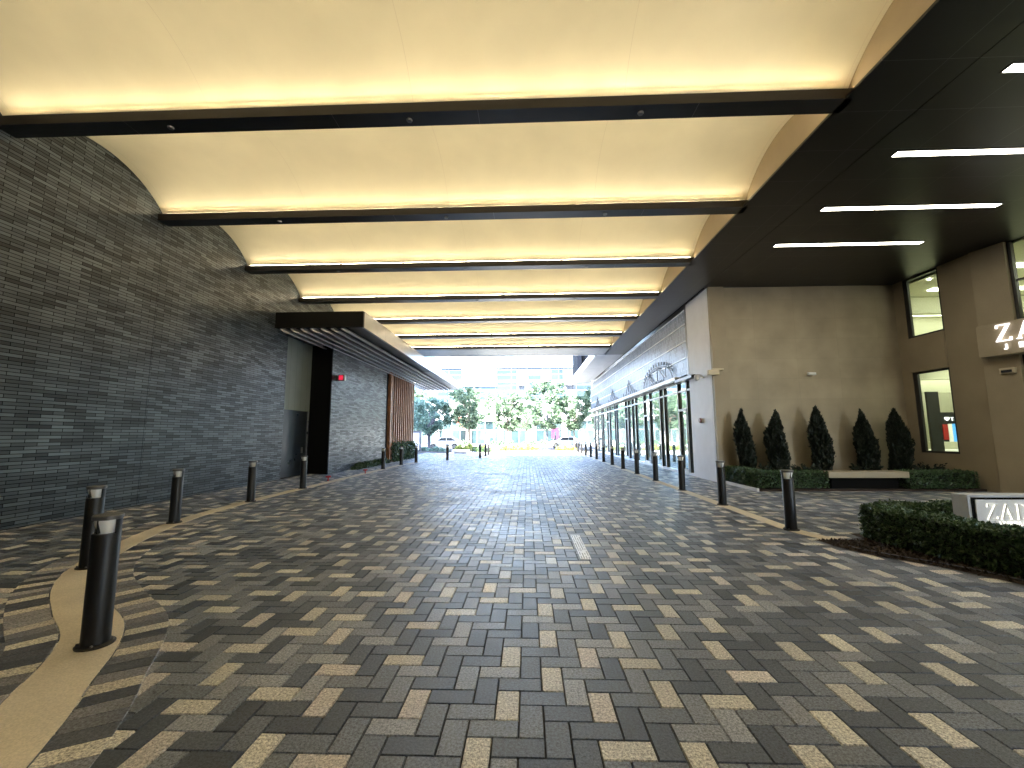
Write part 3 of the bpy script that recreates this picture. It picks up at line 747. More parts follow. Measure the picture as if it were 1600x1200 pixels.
# upper floors above the shop front
ub = thing('office_building', (12, 20, 8), 'upper storey with dark vertical fins above the shop front', 'building')
MB().box(5.6, 34, -8, 29.7, 8.65, 24).build('upper_block', M['blackm'], ub)
MB().box(6.3, 34, 29.7, 46, 7.8, 24).build('upper_block', M['bldg'], ub)
for q in (4.95, 5.72):
    MB().box(q, q + .42, 41.6, 45.8, 7.7, 24).build('fin', M['navy'], ub)
# block behind the storefront
MB().box(7.12, 13, 18.1, 46, 0, 7.75).build('lower_block', M['blackm'], ub)

# ------------------------------------------------------------------ right: tan stone shop
js = thing('stone_building', (10, 15.9, 0), 'tan stone shop building with lit windows behind the cypresses', 'building')
MB().box(7.3, 13.75, 15.9, 16.2, 0, ZB + .0).build('stone_wall', M['stone'], js)
MB().box(6.86, 7.42, 15.78, 15.915, 0, ZB - .002).build('corner_pilaster', M['stonep'], js)
WX = 13.70
MB().box(WX, WX + .25, 15.5, 15.9, 0, ZB).build('jamb', M['stonep'], js)
MB().box(WX, WX + .25, 14.15, 15.5, 0, 1.07).build('sill_wall', M['stonep'], js)
MB().box(WX - .06, WX + .3, 14.16, 15.5, 3.86, 5.08).build('spandrel', M['stonep'], js, bevel=.01)
MB().box(WX - .012, WX + .35, 13.08, 14.15, 0, ZB).build('pier', M['stonep'], js, bevel=.01)
def window(y0, y1, z0, z1, x=WX + .02):
    f = MB().box(x, x + .08, y0, y0 + .07, z0, z1).box(x, x + .08, y1 - .16, y1, z0, z1).box(x, x + .08, y0 + .07, y1 - .16, z0, z0 + .07).box(x, x + .08, y0 + .07, y1 - .16, z1 - .07, z1)
    o = f.build('window', M['mullion'], js)
    MB().box(x + .03, x + .036, y0 + .07, y1 - .16, z0 + .07, z1 - .07).build('pane', M['clear'], o)
window(14.151, 15.5, 1.07, 3.86); window(14.151, 15.5, 5.08, ZB)
# entrance bay turned a little towards the drive
th = R(14); ex_, ey_ = math.sin(th), -math.cos(th); nx_, ny_ = math.cos(th), math.sin(th)     # along / into the building
EO = (WX - .05, 13.08)
def ebox(mb, s0, s1, t0, t1, z0, z1):
    c = [(EO[0] + ex_ * s_ + nx_ * t_, EO[1] + ey_ * s_ + ny_ * t_) for s_, t_ in ((s0, t0), (s1, t0), (s1, t1), (s0, t1))]
    return mb.prism(c, 'z', z0, z1)
ebox(MB(), 0, .80, 0, .4, 0, ZB).build('pier', M['stonep'], js)
ebox(MB(), .80, 9, .1, .4, 4.84, 4.92).build('sill_wall', M['stonep'], js)
ebox(MB(), 9, 21, 0, .4, 0, ZB).build('stone_wall', M['stoney'], js)
bd = ebox(MB(), .12, 6.5, -.34, .38, 3.93, 4.86).build('sign_band', M['stonep'], js, bevel=.008)
fr = MB()
for s_ in (.80, 2.6, 4.3, 6.0, 8.9): ebox(fr, s_, s_ + .1, .12, .26, 0, 3.93); ebox(fr, s_, s_ + .08, .12, .26, 4.92, ZB)
ebox(fr, .9, 8.9, .13, .25, 2.95, 3.05); ebox(fr, .9, 8.9, .13, .25, 6.05, 6.10); ebox(fr, .9, 8.9, .13, .25, 3.8, 3.93)
fr = fr.build('entrance_frame', M['mullion'], js)
ebox(MB(), .91, 8.95, .2, .206, 0.02, 3.8).build('pane', M['clear'], fr)
ebox(MB(), .89, 8.95, .2, .206, 4.93, ZB - .01).build('pane', M['clear'], fr)
# interior: two lit floors
rm = MB()
rm.box(WX + .4, 23, 20.5, 20.6, 0, ZB).box(23, 23.1, 2, 20.6, 0, ZB).box(WX + .25, WX + .4, 15.9, 20.6, 0, ZB).box(WX + 1, 23, 1.9, 2, 0, ZB)
rm.box(WX + .4, 23, 2, 20.5, .02, .1).box(WX + .42, 23, 2, 20.5, 4.3, 4.95).box(WX + .41, 23, 2, 20.5, ZB - .06, ZB - .01)
rm.box(14.2, 23, 17.2, 17.5, 6.5, 7.18).box(14.2, 23, 16.6, 16.8, 3.75, 4.3).box(14.2, 23, 18.3, 18.5, 3.4, 4.3)
rm.build('interior_room', M['room'], js)
lp = MB()
for yy in (4.5, 7.5, 10.5, 13.3, 15.6, 17.6, 19.2): lp.box(15.2, 20.5, yy, yy + .4, 4.25, 4.29); lp.box(15.4, 21, yy + .5, yy + .8, ZB - .10, ZB - .065)
lp.build('interior_light', M['roomlight'], js)
dl = MB()
for q in [(14.4, 14.4, ZB - .09), (14.35, 15.15, ZB - .09), (15.4, 14.7, ZB - .09), (16.6, 14.9, ZB - .09), (14.9, 14.5, 4.24), (15.8, 14.9, 4.24), (17, 15, 4.24), (14.8, 11.5, ZB - .09)]:
    dl.lathe([(.05, q[2]), (.05, q[2] + .03)], 12, q[0], q[1])
dl.build('downlight', M['spot'], js)
cs = MB().box(14.6, 17.5, 15.9, 17.0, .1, 1.12).build('display_case', M['case'], js)
MB().box(16.0, 19.5, 17.6, 18.2, .1, 1.38).build('display_case', M['room'], js)
MB().box(14.22, 14.62, 15.62, 15.7, .1, 3.2).build('curtain', M['doord'], js)
MB().box(16.55, 16.62, 18.0, 18.1, 1.4, 2.9).build('glass_edge', M['case'], js)
pn = MB().box(17.62, 19.6, 19.05, 19.15, 1.2, 2.62).build('display_panel', M['doord'], js)
MB().box(18.22, 18.75, 19.0, 19.04, 1.3, 2.12).build('blue_picture', M['screenblue'], pn)
MB().box(18.05, 18.2, 19.0, 19.04, 1.25, 2.12).build('white_strip', M['case'], pn)
MB().box(17.82, 18.02, 19.0, 19.04, 1.45, 2.1).build('red_picture', M['redp'], pn)

# lettering -----------------------------------------------------------------
def letter_polys(ch):
    """roman capitals with thick and thin strokes, unit height; returns polygons and advance width"""
    if ch == 'Z':
        return [[(.06, .95), (.06, 1), (.68, 1), (.60, .95)], [(.04, .80), (.09, .80), (.12, .95), (.06, .95)], [(.02, .05), (.54, .95), (.68, 1), (.16, .05)], [(.0, 0), (.02, .05), (.60, .05), (.68, 0)], [(.60, .05), (.64, .20), (.69, .20), (.68, .0)]], .76
    if ch == 'A':
        return [[(.04, .03), (.10, .03), (.40, .86), (.37, .96)], [(.37, .96), (.40, 1.0), (.46, 1.0), (.80, .03), (.66, .03), (.40, .86)], [(.19, .32), (.17, .27), (.585, .27), (.57, .32)], [(-.03, 0), (-.03, .03), (.18, .03), (.18, 0)], [(.57, 0), (.57, .03), (.88, .03), (.88, 0)]], .92
    if ch in 'DO':
        out = []; n_ = 20
        if ch == 'D':
            out += [[(.10, .03), (.10, .97), (.22, .97), (.22, .03)], [(.0, 0), (.0, .03), (.30, .03), (.30, 0)], [(.0, .97), (.0, 1), (.30, 1), (.30, .97)]]
            a0, a1, c, ro, ri, yo, yi = -90, 90, .30, .52, .38, .5, .46
        else: a0, a1, c, ro, ri, yo, yi = 0, 360, .5, .48, .34, .52, .485
        for i in range(n_):
            a, b_ = R(a0 + (a1 - a0) * i / n_), R(a0 + (a1 - a0) * (i + 1) / n_)
            out.append([(c + ro * math.cos(a), .5 + yo * math.sin(a)), (c + ro * math.cos(b_), .5 + yo * math.sin(b_)), (c + ri * math.cos(b_), .5 + yi * math.sin(b_)), (c + ri * math.cos(a), .5 + yi * math.sin(a))])
        return out, .92 if ch == 'D' else 1.06
    if ch == 'K':
        return [[(.10, .03), (.10, .97), (.22, .97), (.22, .03)], [(.0, 0), (.0, .03), (.32, .03), (.32, 0)], [(.0, .97), (.0, 1), (.32, 1), (.32, .97)], [(.22, .45), (.22, .52), (.66, .97), (.72, .97)], [(.34, .58), (.44, .66), (.82, .03), (.66, .03)]], .9
    B = {'J': [[(.22, .2), (.22, 1), (.42, 1), (.42, .2)], [(.0, 0), (.0, .2), (.22, .2), (.34, 0)], [(.22, .2), (.42, .2), (.34, 0)]],
         'E': [[(0, 0), (0, 1), (.2, 1), (.2, 0)], [(.2, .82), (.2, 1), (.62, 1), (.62, .82)], [(.2, .41), (.2, .59), (.56, .59), (.56, .41)], [(.2, 0), (.2, .18), (.62, .18), (.62, 0)]],
         'W': [[(0, 1), (.18, 1), (.34, 0), (.18, 0)], [(.18, 0), (.34, 0), (.56, 1), (.44, 1)], [(.44, 1), (.56, 1), (.80, 0), (.64, 0)], [(.64, 0), (.80, 0), (1., 1), (.82, 1)]],
         'L': [[(0, 0), (0, 1), (.2, 1), (.2, 0)], [(.2, 0), (.2, .18), (.6, .18), (.6, 0)]],
         'R': [[(0, 0), (0, 1), (.2, 1), (.2, 0)], [(.2, .84), (.2, 1), (.6, 1), (.6, .84)], [(.45, .5), (.45, .84), (.62, .84), (.62, .5)], [(.2, .38), (.2, .5), (.6, .5), (.6, .38)], [(.3, .38), (.5, .38), (.68, 0), (.46, 0)]],
         'S': [[(0, .84), (0, 1), (.6, 1), (.6, .84)], [(0, .58), (0, .84), (.2, .84), (.2, .58)], [(0, .42), (0, .58), (.6, .58), (.6, .42)], [(.4, .16), (.4, .42), (.6, .42), (.6, .16)], [(0, 0), (0, .16), (.6, .16), (.6, 0)]],
         'T': [[(0, .82), (0, 1), (.7, 1), (.7, .82)], [(.25, 0), (.25, .82), (.45, .82), (.45, 0)]]}
    return B[ch], {'J': .42, 'E': .62, 'W': 1., 'L': .6, 'R': .66, 'S': .6, 'T': .7}[ch]
def lettering(text, h, gap, put, build):
    """put(u, v, k) -> world point; u along, v up, k depth 0 back / 1 front; build one mesh per letter"""
    u = 0
    for ch in text:
        polys, wd_ = letter_polys(ch); mb = MB()
        for pi_, poly in enumerate(polys):
            e = pi_ * .0006; m_ = len(poly)
            vs = [put(u + a * h, b_ * h, 0, e) for a, b_ in poly] + [put(u + a * h, b_ * h, 1, e) for a, b_ in poly]
            mb.add(vs, [tuple(range(m_))[::-1], tuple(range(m_, 2 * m_))] + [(i, (i + 1) % m_, m_ + (i + 1) % m_, m_ + i) for i in range(m_)])
        build(mb, ch); u += wd_ * h + gap
def band_put(s0, z0, d):
    def put(u, v, k, e):
        s_, t_ = s0 + u, -.345 - (d + e) * k - .002
        return (EO[0] + ex_ * s_ + nx_ * t_, EO[1] + ey_ * s_ + ny_ * t_, z0 + v)
    return put
lettering('ZADOK', .48, .08, band_put(.57, 4.31, .06), lambda mb, ch: mb.build('letter', M['letter'], bd))
lettering('JEWELERS', .15, .25, band_put(.72, 4.07, .05), lambda mb, ch: mb.build('letter', M['letter'], bd))
tput = lambda u, v, k, e: (18.2 + u, 19.03 - .02 * k - e, 2.25 + v)
lettering('TA', .16, .05, tput, lambda mb, ch: mb.build('letter', M['letter'], pn))
MB().prism([(18.04, 2.25), (18.13, 2.33), (18.13, 2.41), (17.95, 2.41), (17.95, 2.33)], 'y', 19.0, 19.04).build('shield_mark', M['letter'], pn)

# monument sign ---------------------------------------------------------------
ms = thing('monument_sign', (8, 6.8, 0), 'low concrete sign wall with back-lit ZADOK lettering behind the clipped hedge', 'sign')
MX0, MX1, MY = 6.50, 9.7, 6.70
MB().box(MX0, MX1, MY, MY + .24, 0, .83).build('sign_body', M['signconc'], ms, bevel=.008)
MB().box(MX0 + .05, MX1 - .05, MY - .012, MY - .0005, .0, .795).build('border', M['black'], ms)
fp = MB().box(MX0 + .085, MX1 - .085, MY - .03, MY - .0125, 0, .765).build('face_panel', M['plaque'], ms)
mput = lambda u, v, k, e: (6.72 + u, MY - .048 - .016 * k - e, .485 + v)
lettering('ZADOK', .225, .018, mput, lambda mb, ch: mb.build('letter', M['silver'], fp))
hput = lambda u, v, k, e: (6.712 + u, MY - .036 - .006 * k - e, .481 + v)
lettering('ZADOK', .225, .018, hput, lambda mb, ch: mb.build('halo', M['halo'], fp))
jput = lambda u, v, k, e: (6.86 + u, MY - .036 - .014 * k - e, .395 + v)
lettering('JEWELERS', .058, .035, jput, lambda mb, ch: mb.build('letter', M['halo'], fp))

# wall fittings ------------------------------------------------------------------
sc1 = thing('security_camera', (6.85, 16.2, 3.95), 'beige security camera and white dome on the corner of the tan wall', 'camera')
MB().box(6.62, 7.02, 15.62, 15.78, 3.88, 4.06).build('housing', M['beige'], sc1, bevel=.015)
MB().box(6.78, 7.2, 15.66, 15.779, 4.06, 4.12).build('mount', M['beige'], sc1, bevel=.01)
MB().tube([(6.84, 16.6, 3.92), (6.66, 16.5, 3.98), (6.5, 16.4, 3.98)], [.03, .03, .03]).build('arm', M['wmetal'], sc1)
MB().lathe([(.03, 3.76), (.085, 3.80), (.10, 3.88), (.10, 3.96), (.05, 4.0)], 18, 6.5, 16.4).build('dome', M['wmetal'], sc1, smooth=True)
sc2 = thing('security_camera', (10.43, 15.85, 3.87), 'small white security camera high on the tan wall above the cypresses', 'camera')
MB().tube([(10.43, 15.9, 3.86), (10.40, 15.74, 3.84)], [.035, .03]).build('mount', M['beige'], sc2)
MB().box(10.18, 10.46, 15.62, 15.73, 3.84, 3.94).build('body', M['wmetal'], sc2, bevel=.02)
fa = thing('fire_alarm', (6.84, 17, 2.26), 'small dark red round alarm bell on the white end wall', 'alarm')
MB().prism([(17 + .10 * math.cos(2 * math.pi * i / 20), 2.26 + .10 * math.sin(2 * math.pi * i / 20)) for i in range(20)], 'x', 6.74, 6.80).build('bell', mat('dark_red', (.14, .012, .02), .35), fa, bevel=.015)
MB().box(6.80, 6.849, 16.92, 17.08, 2.18, 2.34).build('back_box', M['wmetal'], fa)
em2 = thing('emergency_light', (13.6, 12.7, 3.6), 'beige emergency light fitting on the stone pier below the lit sign', 'light')
eb = ebox(MB(), .38, .72, -.10, -.001, 3.42, 3.58).build('housing', M['beige'], em2, bevel=.012)
ebox(MB(), .44, .66, -.13, -.10, 3.45, 3.52).build('lens', M['doord'], em2)

# ------------------------------------------------------------------ planting by the tan wall
def hedge_box(name, x0, x1, y0, y1, z0, z1, label, size=.034, dens=1500, top=True):
    t = thing(name, ((x0 + x1) / 2, (y0 + y1) / 2, z0), label, 'hedge', 'clipped hedges by the tan wall')
    ar = (x1 - x0) * (y1 - y0) + 2 * (z1 - z0) * ((x1 - x0) + (y1 - y0)); n = int(ar * dens)
    MB().box(x0 + .05, x1 - .05, y0 + .05, y1 - .05, z0, z1 - .05).build('core', M['hedgecore'], t)
    Q = rng.uniform(0, 1, (n, 3)); P_ = np.array((x0, y0, z0)) + Q * np.array((x1 - x0, y1 - y0, z1 - z0))
    fa_ = [(y1 - y0) * (z1 - z0)] * 2 + [(x1 - x0) * (z1 - z0)] * 2 + [(x1 - x0) * (y1 - y0)]
    k = rng.choice(5, n, p=np.array(fa_) / sum(fa_)); j = rng.normal(0, .018, n)
    P_[k == 0, 0] = x0 + j[k == 0]; P_[k == 1, 0] = x1 + j[k == 1]; P_[k == 2, 1] = y0 + j[k == 2]; P_[k == 3, 1] = y1 + j[k == 3]; P_[k == 4, 2] = z1 + j[k == 4]
    mass('foliage', *leaf_quads(P_, size), M['hedge'], t, off=tuple(ORI[t]))
    return t
hedge_box('hedge', 7.05, 9.12, 13.5, 14.0, .1, .57, 'front clipped hedge left of the stone bench slab')
hedge_box('hedge', 7.02, 7.5, 14.02, 15.7, .1, .58, 'clipped hedge return at the white wall corner')
hedge_box('hedge', 11.5, 13.5, 13.5, 14.05, .08, .57, 'clipped hedge right of the stone bench slab')
pk = MB().box(6.93, 6.99, 13.42, 15.78, 0, .09).build('planter_kerb', M['concrete'], loc=(10, 13.4, 0)); tag(pk, 'low pale kerb edging the planting bed by the tan wall', 'kerb')
struct(MB().box(7.0, 13.69, 13.48, 15.9, .0, .06).build('planting_soil', M['mulch']))
bn = thing('bench', (10.3, 13.8, 0), 'tan stone bench slab between the clipped hedges', 'bench')
MB().box(9.1, 11.47, 13.45, 14.0, .40, .58).build('seat', M['stonep'], bn, bevel=.01)
MB().box(9.3, 11.3, 13.66, 13.95, .05, .40).build('base', M['black'], bn)  # black box paints in the shaded recess under the slab

def make_cypress(loc, h, wd_, label):
    x, y_, z = loc
    t = thing('cypress', loc, label, 'cypress', 'dark cypresses against the tan wall')
    MB().tube([(x, y_, z), (x, y_, z + h * .9)], [.05, .012]).build('trunk', M['bark2'], t)
    n = 5200
    zz = rng.uniform(0, 1, n) ** .9
    prof = np.where(zz < .4, .80 + .20 * (zz / .4), (1 - ((zz - .4) / .6) ** 2.9))
    a = rng.uniform(0, 2 * math.pi, n); lob = 1 + .16 * np.sin(a * 3 + zz * 9) + .1 * np.sin(a * 7 - zz * 21)
    rr = wd_ / 2 * prof * lob * rng.uniform(.35, 1, n) ** .45 + rng.normal(0, .012, n)
    tip = (zz > .72) & (np.cos(a + h * 40) > .2)
    zz = np.where(tip, zz * .93, zz)
    P_ = np.stack([rr * np.cos(a) + .05 * np.sin(zz * 5 + h * 90), rr * np.sin(a), .06 + zz * (h - .08) + rng.normal(0, .03, n)], 1)
    up_ = np.stack([np.cos(a) * .45, np.sin(a) * .45, np.ones(n) * 1.2], 1)
    V, F = leaf_quads(P_, .05, up=up_ * 1.6, elong=2.6, jitter=.6)
    # secondary leaders
    mass('crown', V, F, M['cyp'], t)
    return t
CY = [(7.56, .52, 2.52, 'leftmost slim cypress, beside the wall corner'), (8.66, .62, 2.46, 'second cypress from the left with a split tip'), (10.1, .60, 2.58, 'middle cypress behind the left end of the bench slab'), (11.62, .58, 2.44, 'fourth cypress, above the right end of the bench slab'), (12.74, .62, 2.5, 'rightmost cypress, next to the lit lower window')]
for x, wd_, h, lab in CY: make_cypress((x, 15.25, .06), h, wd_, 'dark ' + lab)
for i, x in enumerate((8.1, 9.2, 11.1, 13.1)):
    t = thing('juniper', (x, 14.6, .06), 'low spiky juniper ' + ['between the first and second cypress', 'between the second and middle cypress', 'left of the fourth cypress', 'below the lit lower window'][i], 'plant', 'low junipers in the planting bed')
    n = 700; a = rng.uniform(0, 6.28, n); rr = rng.uniform(0, .45, n); br = np.floor(a / .5) * .5
    P_ = np.stack([rr * np.cos(br + rng.normal(0, .1, n)), .7 * rr * np.sin(br), .30 + .55 * rr + rng.normal(0, .05, n) + .1 * np.sin(br * 5)], 1)
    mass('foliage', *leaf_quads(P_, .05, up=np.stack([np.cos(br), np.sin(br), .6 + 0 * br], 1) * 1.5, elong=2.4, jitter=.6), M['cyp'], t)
    MB().tube([(x, 14.6, .05), (x, 14.6, .4)], [.03, .015], 6).build('stem', M['bark2'], t)

# ------------------------------------------------------------------ near hedge and mulch bed
HP = smooth_path([(5.83, 7.62), (5.85, 7.1), (5.92, 6.5), (6.06, 5.8), (6.30, 5.1), (6.75, 4.3), (7.4, 3.5), (8.4, 2.8)], 8)
hd = thing('hedge', (6, 6, 0), 'dense clipped near hedge curving round the concrete sign wall', 'hedge')
HT, HW = .52, .46
def hedge_path(path, ht, hw_, dens, size):
    ns = normals2(path); L = [0]
    for a, b_ in zip(path[:-1], path[1:]): L.append(L[-1] + (b_ - a).length)
    n = int(L[-1] * (2 * ht + hw_) * dens); s_ = rng.uniform(0, L[-1], n)
    idx = np.clip(np.searchsorted(L, s_) - 1, 0, len(path) - 2); P_ = np.empty((n, 3))
    pa = np.array([tuple(q) for q in path]); na = np.array([tuple(q) for q in ns]); La = np.array(L)
    t_ = (s_ - La[idx]) / (La[idx + 1] - La[idx]); base = pa[idx] * (1 - t_)[:, None] + pa[idx + 1] * t_[:, None]; nn = na[idx]
    u = rng.uniform(0, 2 * ht + hw_, n); j = rng.normal(0, .016, n)
    off = np.where(u < ht, hw_ / 2 + j, np.where(u < 2 * ht, -hw_ / 2 + j, (u - 2 * ht) - hw_ / 2)); zz = np.where(u < ht, u, np.where(u < 2 * ht, u - ht, ht + j))
    # rounded shoulders and a gently uneven top
    sh_ = np.clip((np.abs(off) - (hw_ / 2 - .06)) / .06, 0, 1); zz = np.where(u >= 2 * ht, zz - .035 * sh_ ** 2, zz)
    zz = zz + .012 * np.sin(s_ * 7) * (zz > ht - .05)
    P_[:, :2] = base + nn * (off + .012 * np.sin(s_ * 11 + zz * 9))[:, None]; P_[:, 2] = .02 + zz
    return leaf_quads(P_, size)
mass('foliage', *hedge_path(HP, HT, HW, 4200, .026), M['hedge'], hd, off=(6, 6, 0))
H2 = smooth_path([(6.05, 7.62), (6.6, 7.62), (8, 7.62), (9.8, 7.62)], 6)
mass('foliage', *hedge_path(H2, HT + .01, HW, 3000, .03), M['hedge'], hd, off=(6, 6, 0))
def core(path, ht, hw_):
    ns = normals2(path); mb = MB(); vs = []; fs = []
    for q, n_ in zip(path, ns):
        a = q + n_ * (hw_ / 2 - .03); b_ = q - n_ * (hw_ / 2 - .03); vs += [(a.x, a.y, 0), (a.x, a.y, ht - .03), (b_.x, b_.y, ht - .03), (b_.x, b_.y, 0)]
    for i in range(len(path) - 1):
        for k in range(3): fs.append((i * 4 + k, i * 4 + k + 1, i * 4 + k + 5, i * 4 + k + 4))
    fs += [(0, 1, 2, 3), tuple(range(len(vs) - 4, len(vs)))]
    return mb.add(vs, fs)
core(HP, HT, HW).build('core', M['hedgecore'], hd); core(H2, HT + .01, HW).build('core', M['hedgecore'], hd)
edge = smooth_path([(4.72, 7.44), (4.80, 6.85), (5.0, 6.45), (5.35, 6.05), (5.62, 5.5), (5.85, 4.95), (6.2, 4.3), (6.9, 3.5), (7.9, 2.7)], 8)
poly = [(q.x, q.y) for q in edge] + [(10, 2.7), (10, 7.9), (5.6, 7.9), (5.55, 7.44)]
mb = MB(); mb.add([(a, b_, .008) for a, b_ in poly], [tuple(range(len(poly)))]); struct(mb.build('mulch', M['mulch']), 'stuff')
n = 3800; s_ = rng.integers(0, len(edge) - 1, n); ea = np.array([tuple(q) for q in edge]); tt = rng.uniform(0, 1, n)[:, None]
bp_ = ea[s_] * (1 - tt) + ea[s_ + 1] * tt; wdt = rng.uniform(0.01, .95, n)
P_ = np.stack([bp_[:, 0] + wdt, np.minimum(bp_[:, 1] + wdt * .25, 7.46 + 0 * wdt), .014 + rng.uniform(0, .014, n)], 1)
P_ = P_[(P_[:, 1] < 7.42)]
struct(mass('mulch_chips', *leaf_quads(P_, .028, up=np.array([[1., 1., .0]]), elong=2.2, jitter=.9), M['chip']), 'stuff')
hose = MB().tube([(q.x + .16 + .02 * math.sin(q.y * 9), q.y + .02, .028) for q in edge[6:40]], [.008] * len(edge[6:40]), 6).build('irrigation_pipe', M['bark2'], loc=(5.4, 6, .02)); tag(hose, 'thin brown irrigation pipe lying on the mulch before the near hedge', 'pipe')

# ------------------------------------------------------------------ street beyond
def make_tree(loc, top, cw, z0, label, seed, leaf, bark, tr=.11, nleaf=4600, branchy=False):
    rs = np.random.default_rng(seed); rd = random.Random(seed); x, y_, z = loc
    t = thing('tree', loc, label, 'tree', 'street trees beyond the drive')
    tb = MB(); tb.tube([(x, y_, z), (x + .05, y_, z + z0 * .5), (x - .03, y_ + .05, z + z0 + .6), (x + .05, y_, z + top * .75)], [tr * 1.25, tr, tr * .8, tr * .25], 9)
    cl = []
    ncl = 46
    for q in range(ncl):
        a = q * 2.39996 + rd.uniform(-.5, .5); e = ((q + .5) / ncl + rd.uniform(-.04, .04)); e = min(1, max(0, e)) ** .9; zc = z0 + .15 + e * (top - z0 - .45)
        rmax = cw / 2 * (max(.05, math.sin(math.pi * min(1, (.16 + .80 * (1 - e))))) ** .75); rr = rmax * rd.uniform(.15, 1.) ** .6
        c = (x + rr * math.cos(a), y_ + rr * math.sin(a), z + zc); cl.append((c, rd.uniform(.28, .62) * cw / 5))
        if q % 3: continue
        st_ = z + z0 * (.62 if branchy else .95) + e * (top - z0) * .25
        tb.tube([(x, y_, st_), ((x + c[0]) / 2, (y_ + c[1]) / 2, (st_ + c[2]) / 2 + .1), c], [tr * .5, tr * .3, tr * .12], 6)
    tb.build('trunk', bark, t, smooth=True)
    per = int(nleaf * 1.7) // len(cl); Ps = []
    for c, rc in cl:
        d = rs.normal(size=(per, 3)); d /= np.linalg.norm(d, axis=1)[:, None]
        Ps.append(np.array(c) - np.array(loc) + d * (rc * np.abs(rs.normal(.62, .42, per)))[:, None] * np.array((1.15, 1.15, .8)))
    mass('crown', *leaf_quads(np.concatenate(Ps), .165), leaf, t)
    return t
make_tree((-11.5, 49.5, 0), 6.0, 5.6, 2.0, 'dark blue-green tree with low branches beside the slat screen', 3, M['tree2'], M['bark2'], .17, 7000, True)
make_tree((-6.9, 50.5, 0), 7.5, 5.6, 2.6, 'tall mid-green tree right of the dark branching tree', 4, M['tree'], M['bark'], .13)
make_tree((-2.4, 50.5, 0), 6.7, 4.4, 2.1, 'thin-crowned street tree in the middle of the row', 5, M['tree'], M['bark'], .10, 3800)
make_tree((2.25, 50, 0), 8.1, 5.4, 2.2, 'tallest street tree with a thin dark trunk right of the row centre', 6, M['tree'], M['bark2'], .09, 5600)
make_tree((5.6, 52, 0), 6.6, 4.6, 2.2, 'street tree partly hidden by the shop front', 8, M['tree'], M['bark'], .09, 4200)
make_tree((9.5, 53, 0), 8.2, 5.2, 2.4, 'street tree mostly behind the shop front', 9, M['tree'], M['bark'], .10, 4200)
make_tree((-14.5, 54, 0), 7.6, 5, 2.4, 'street tree behind the slat screen edge', 10, M['tree'], M['bark'], .11, 4200)
for i, (x, h) in enumerate([(-9.5, 8), (-.2, 6.6), (12, 7)]):
    make_tree((x, 68, .06), h, 5.6, 2.4, ['pale far tree across the road behind the dark branching tree', 'pale far tree across the road near the middle of the view', 'pale far tree across the road behind the shop front'][i], 20 + i, M['tree'], M['bark'], .12, 3600)

def mound(name, x0, x1, y0, y1, h, label, leaf, n, size=.12, cat='hedge'):
    t = thing(name, ((x0 + x1) / 2, (y0 + y1) / 2, 0), label, cat)
    u = rng.uniform(0, 1, n); v_ = rng.uniform(0, 1, n)
    e = np.minimum(1, np.minimum(np.minimum(u, 1 - u) * 8, np.minimum(v_, 1 - v_) * 4)) ** .5
    P_ = np.stack([x0 + u * (x1 - x0), y0 + v_ * (y1 - y0), h * e * (.75 + .2 * np.sin(u * 19) + .1 * np.sin(u * 47)) * rng.uniform(.4, 1, n)], 1)
    mass('foliage', *leaf_quads(P_, size), leaf, t, off=tuple(ORI[t])); return t
mound('hedge', -12.6, -8.2, 43.5, 45.0, .55, 'low green hedge at the foot of the dark branching tree', M['tree2'], 2600)
mound('hedge', -8.0, -4.0, 46.0, 47.4, .75, 'yellow-green planting behind the white bench slab', M['yhedge'], 2400)
mound('shrub', -5.6, -3.6, 42.6, 43.8, .62, 'dark rounded shrub at the foot of the wayfinding post', M['hedge'], 1500, cat='shrub')
mound('hedge', -3.0, 1.4, 46.5, 48, .62, 'yellow-green planting strip left of the thin dark tree trunk', M['yhedge'], 2600)
mound('hedge', 3.1, 5.4, 46.5, 48, .50, 'yellow-green planting strip right of the thin dark tree trunk', M['yhedge'], 1500)
for i, (a, b_) in enumerate([(-13, -8.5), (-6, -1.5), (-1, 3.5), (4.5, 9)]):
    mound('hedge', a, b_, 65.0, 66.2, .95, 'clipped far hedge across the road, ' + ['leftmost', 'second from the left', 'third from the left', 'rightmost'][i] + ' in its row', M['tree'], 1500, .16)
struct(MB().box(-13, 7, 45.2, 48.6, -.004, .03).build('planting_soil', M['mulch']))
bs = thing('bench', (-6.3, 40.4, 0), 'plain white bench slab at the edge of the far pavement', 'bench')
MB().box(-7.1, -5.5, 40.0, 40.5, .12, .36).build('seat', M['tile'], bs, bevel=.02); MB().box(-6.9, -5.7, 40.1, 40.4, 0, .12).build('base', M['concrete'], bs)
wp = thing('wayfinding_sign', (-4.0, 43, 0), 'white wayfinding post with a teal panel and a grey panel', 'sign')
MB().box(-4.2, -3.85, 43, 43.2, 0, 1.45).build('post', M['wmetal'], wp); MB().box(-4.75, -4.2, 43, 43.12, 1.25, 2.3).build('teal_panel', M['teal'], wp)
gp = MB().box(-4.12, -3.2, 43, 43.12, 1.45, 2.15).build('grey_panel', M['pleat'], wp); MB().box(-4.0, -3.6, 42.97, 43, 1.75, 1.9).box(-3.55, -3.3, 42.97, 43, 1.55, 1.7).box(-4.0, -3.75, 42.97, 43, 1.5, 1.62).build('white_mark', M['tile'], gp)
kk = thing('kiosk', (-11.3, 42.6, 0), 'white panel kiosk in a grey frame beyond the slat screen', 'kiosk')
MB().box(-11.75, -10.85, 42.6, 42.9, .25, 1.95).build('panel', M['tile'], kk)
MB().box(-11.95, -11.75, 42.58, 42.95, 0, 2.15).box(-10.85, -10.7, 42.58, 42.95, 0, 2.15).box(-11.75, -10.85, 42.58, 42.95, 1.95, 2.15).build('frame', M['pleat'], kk)

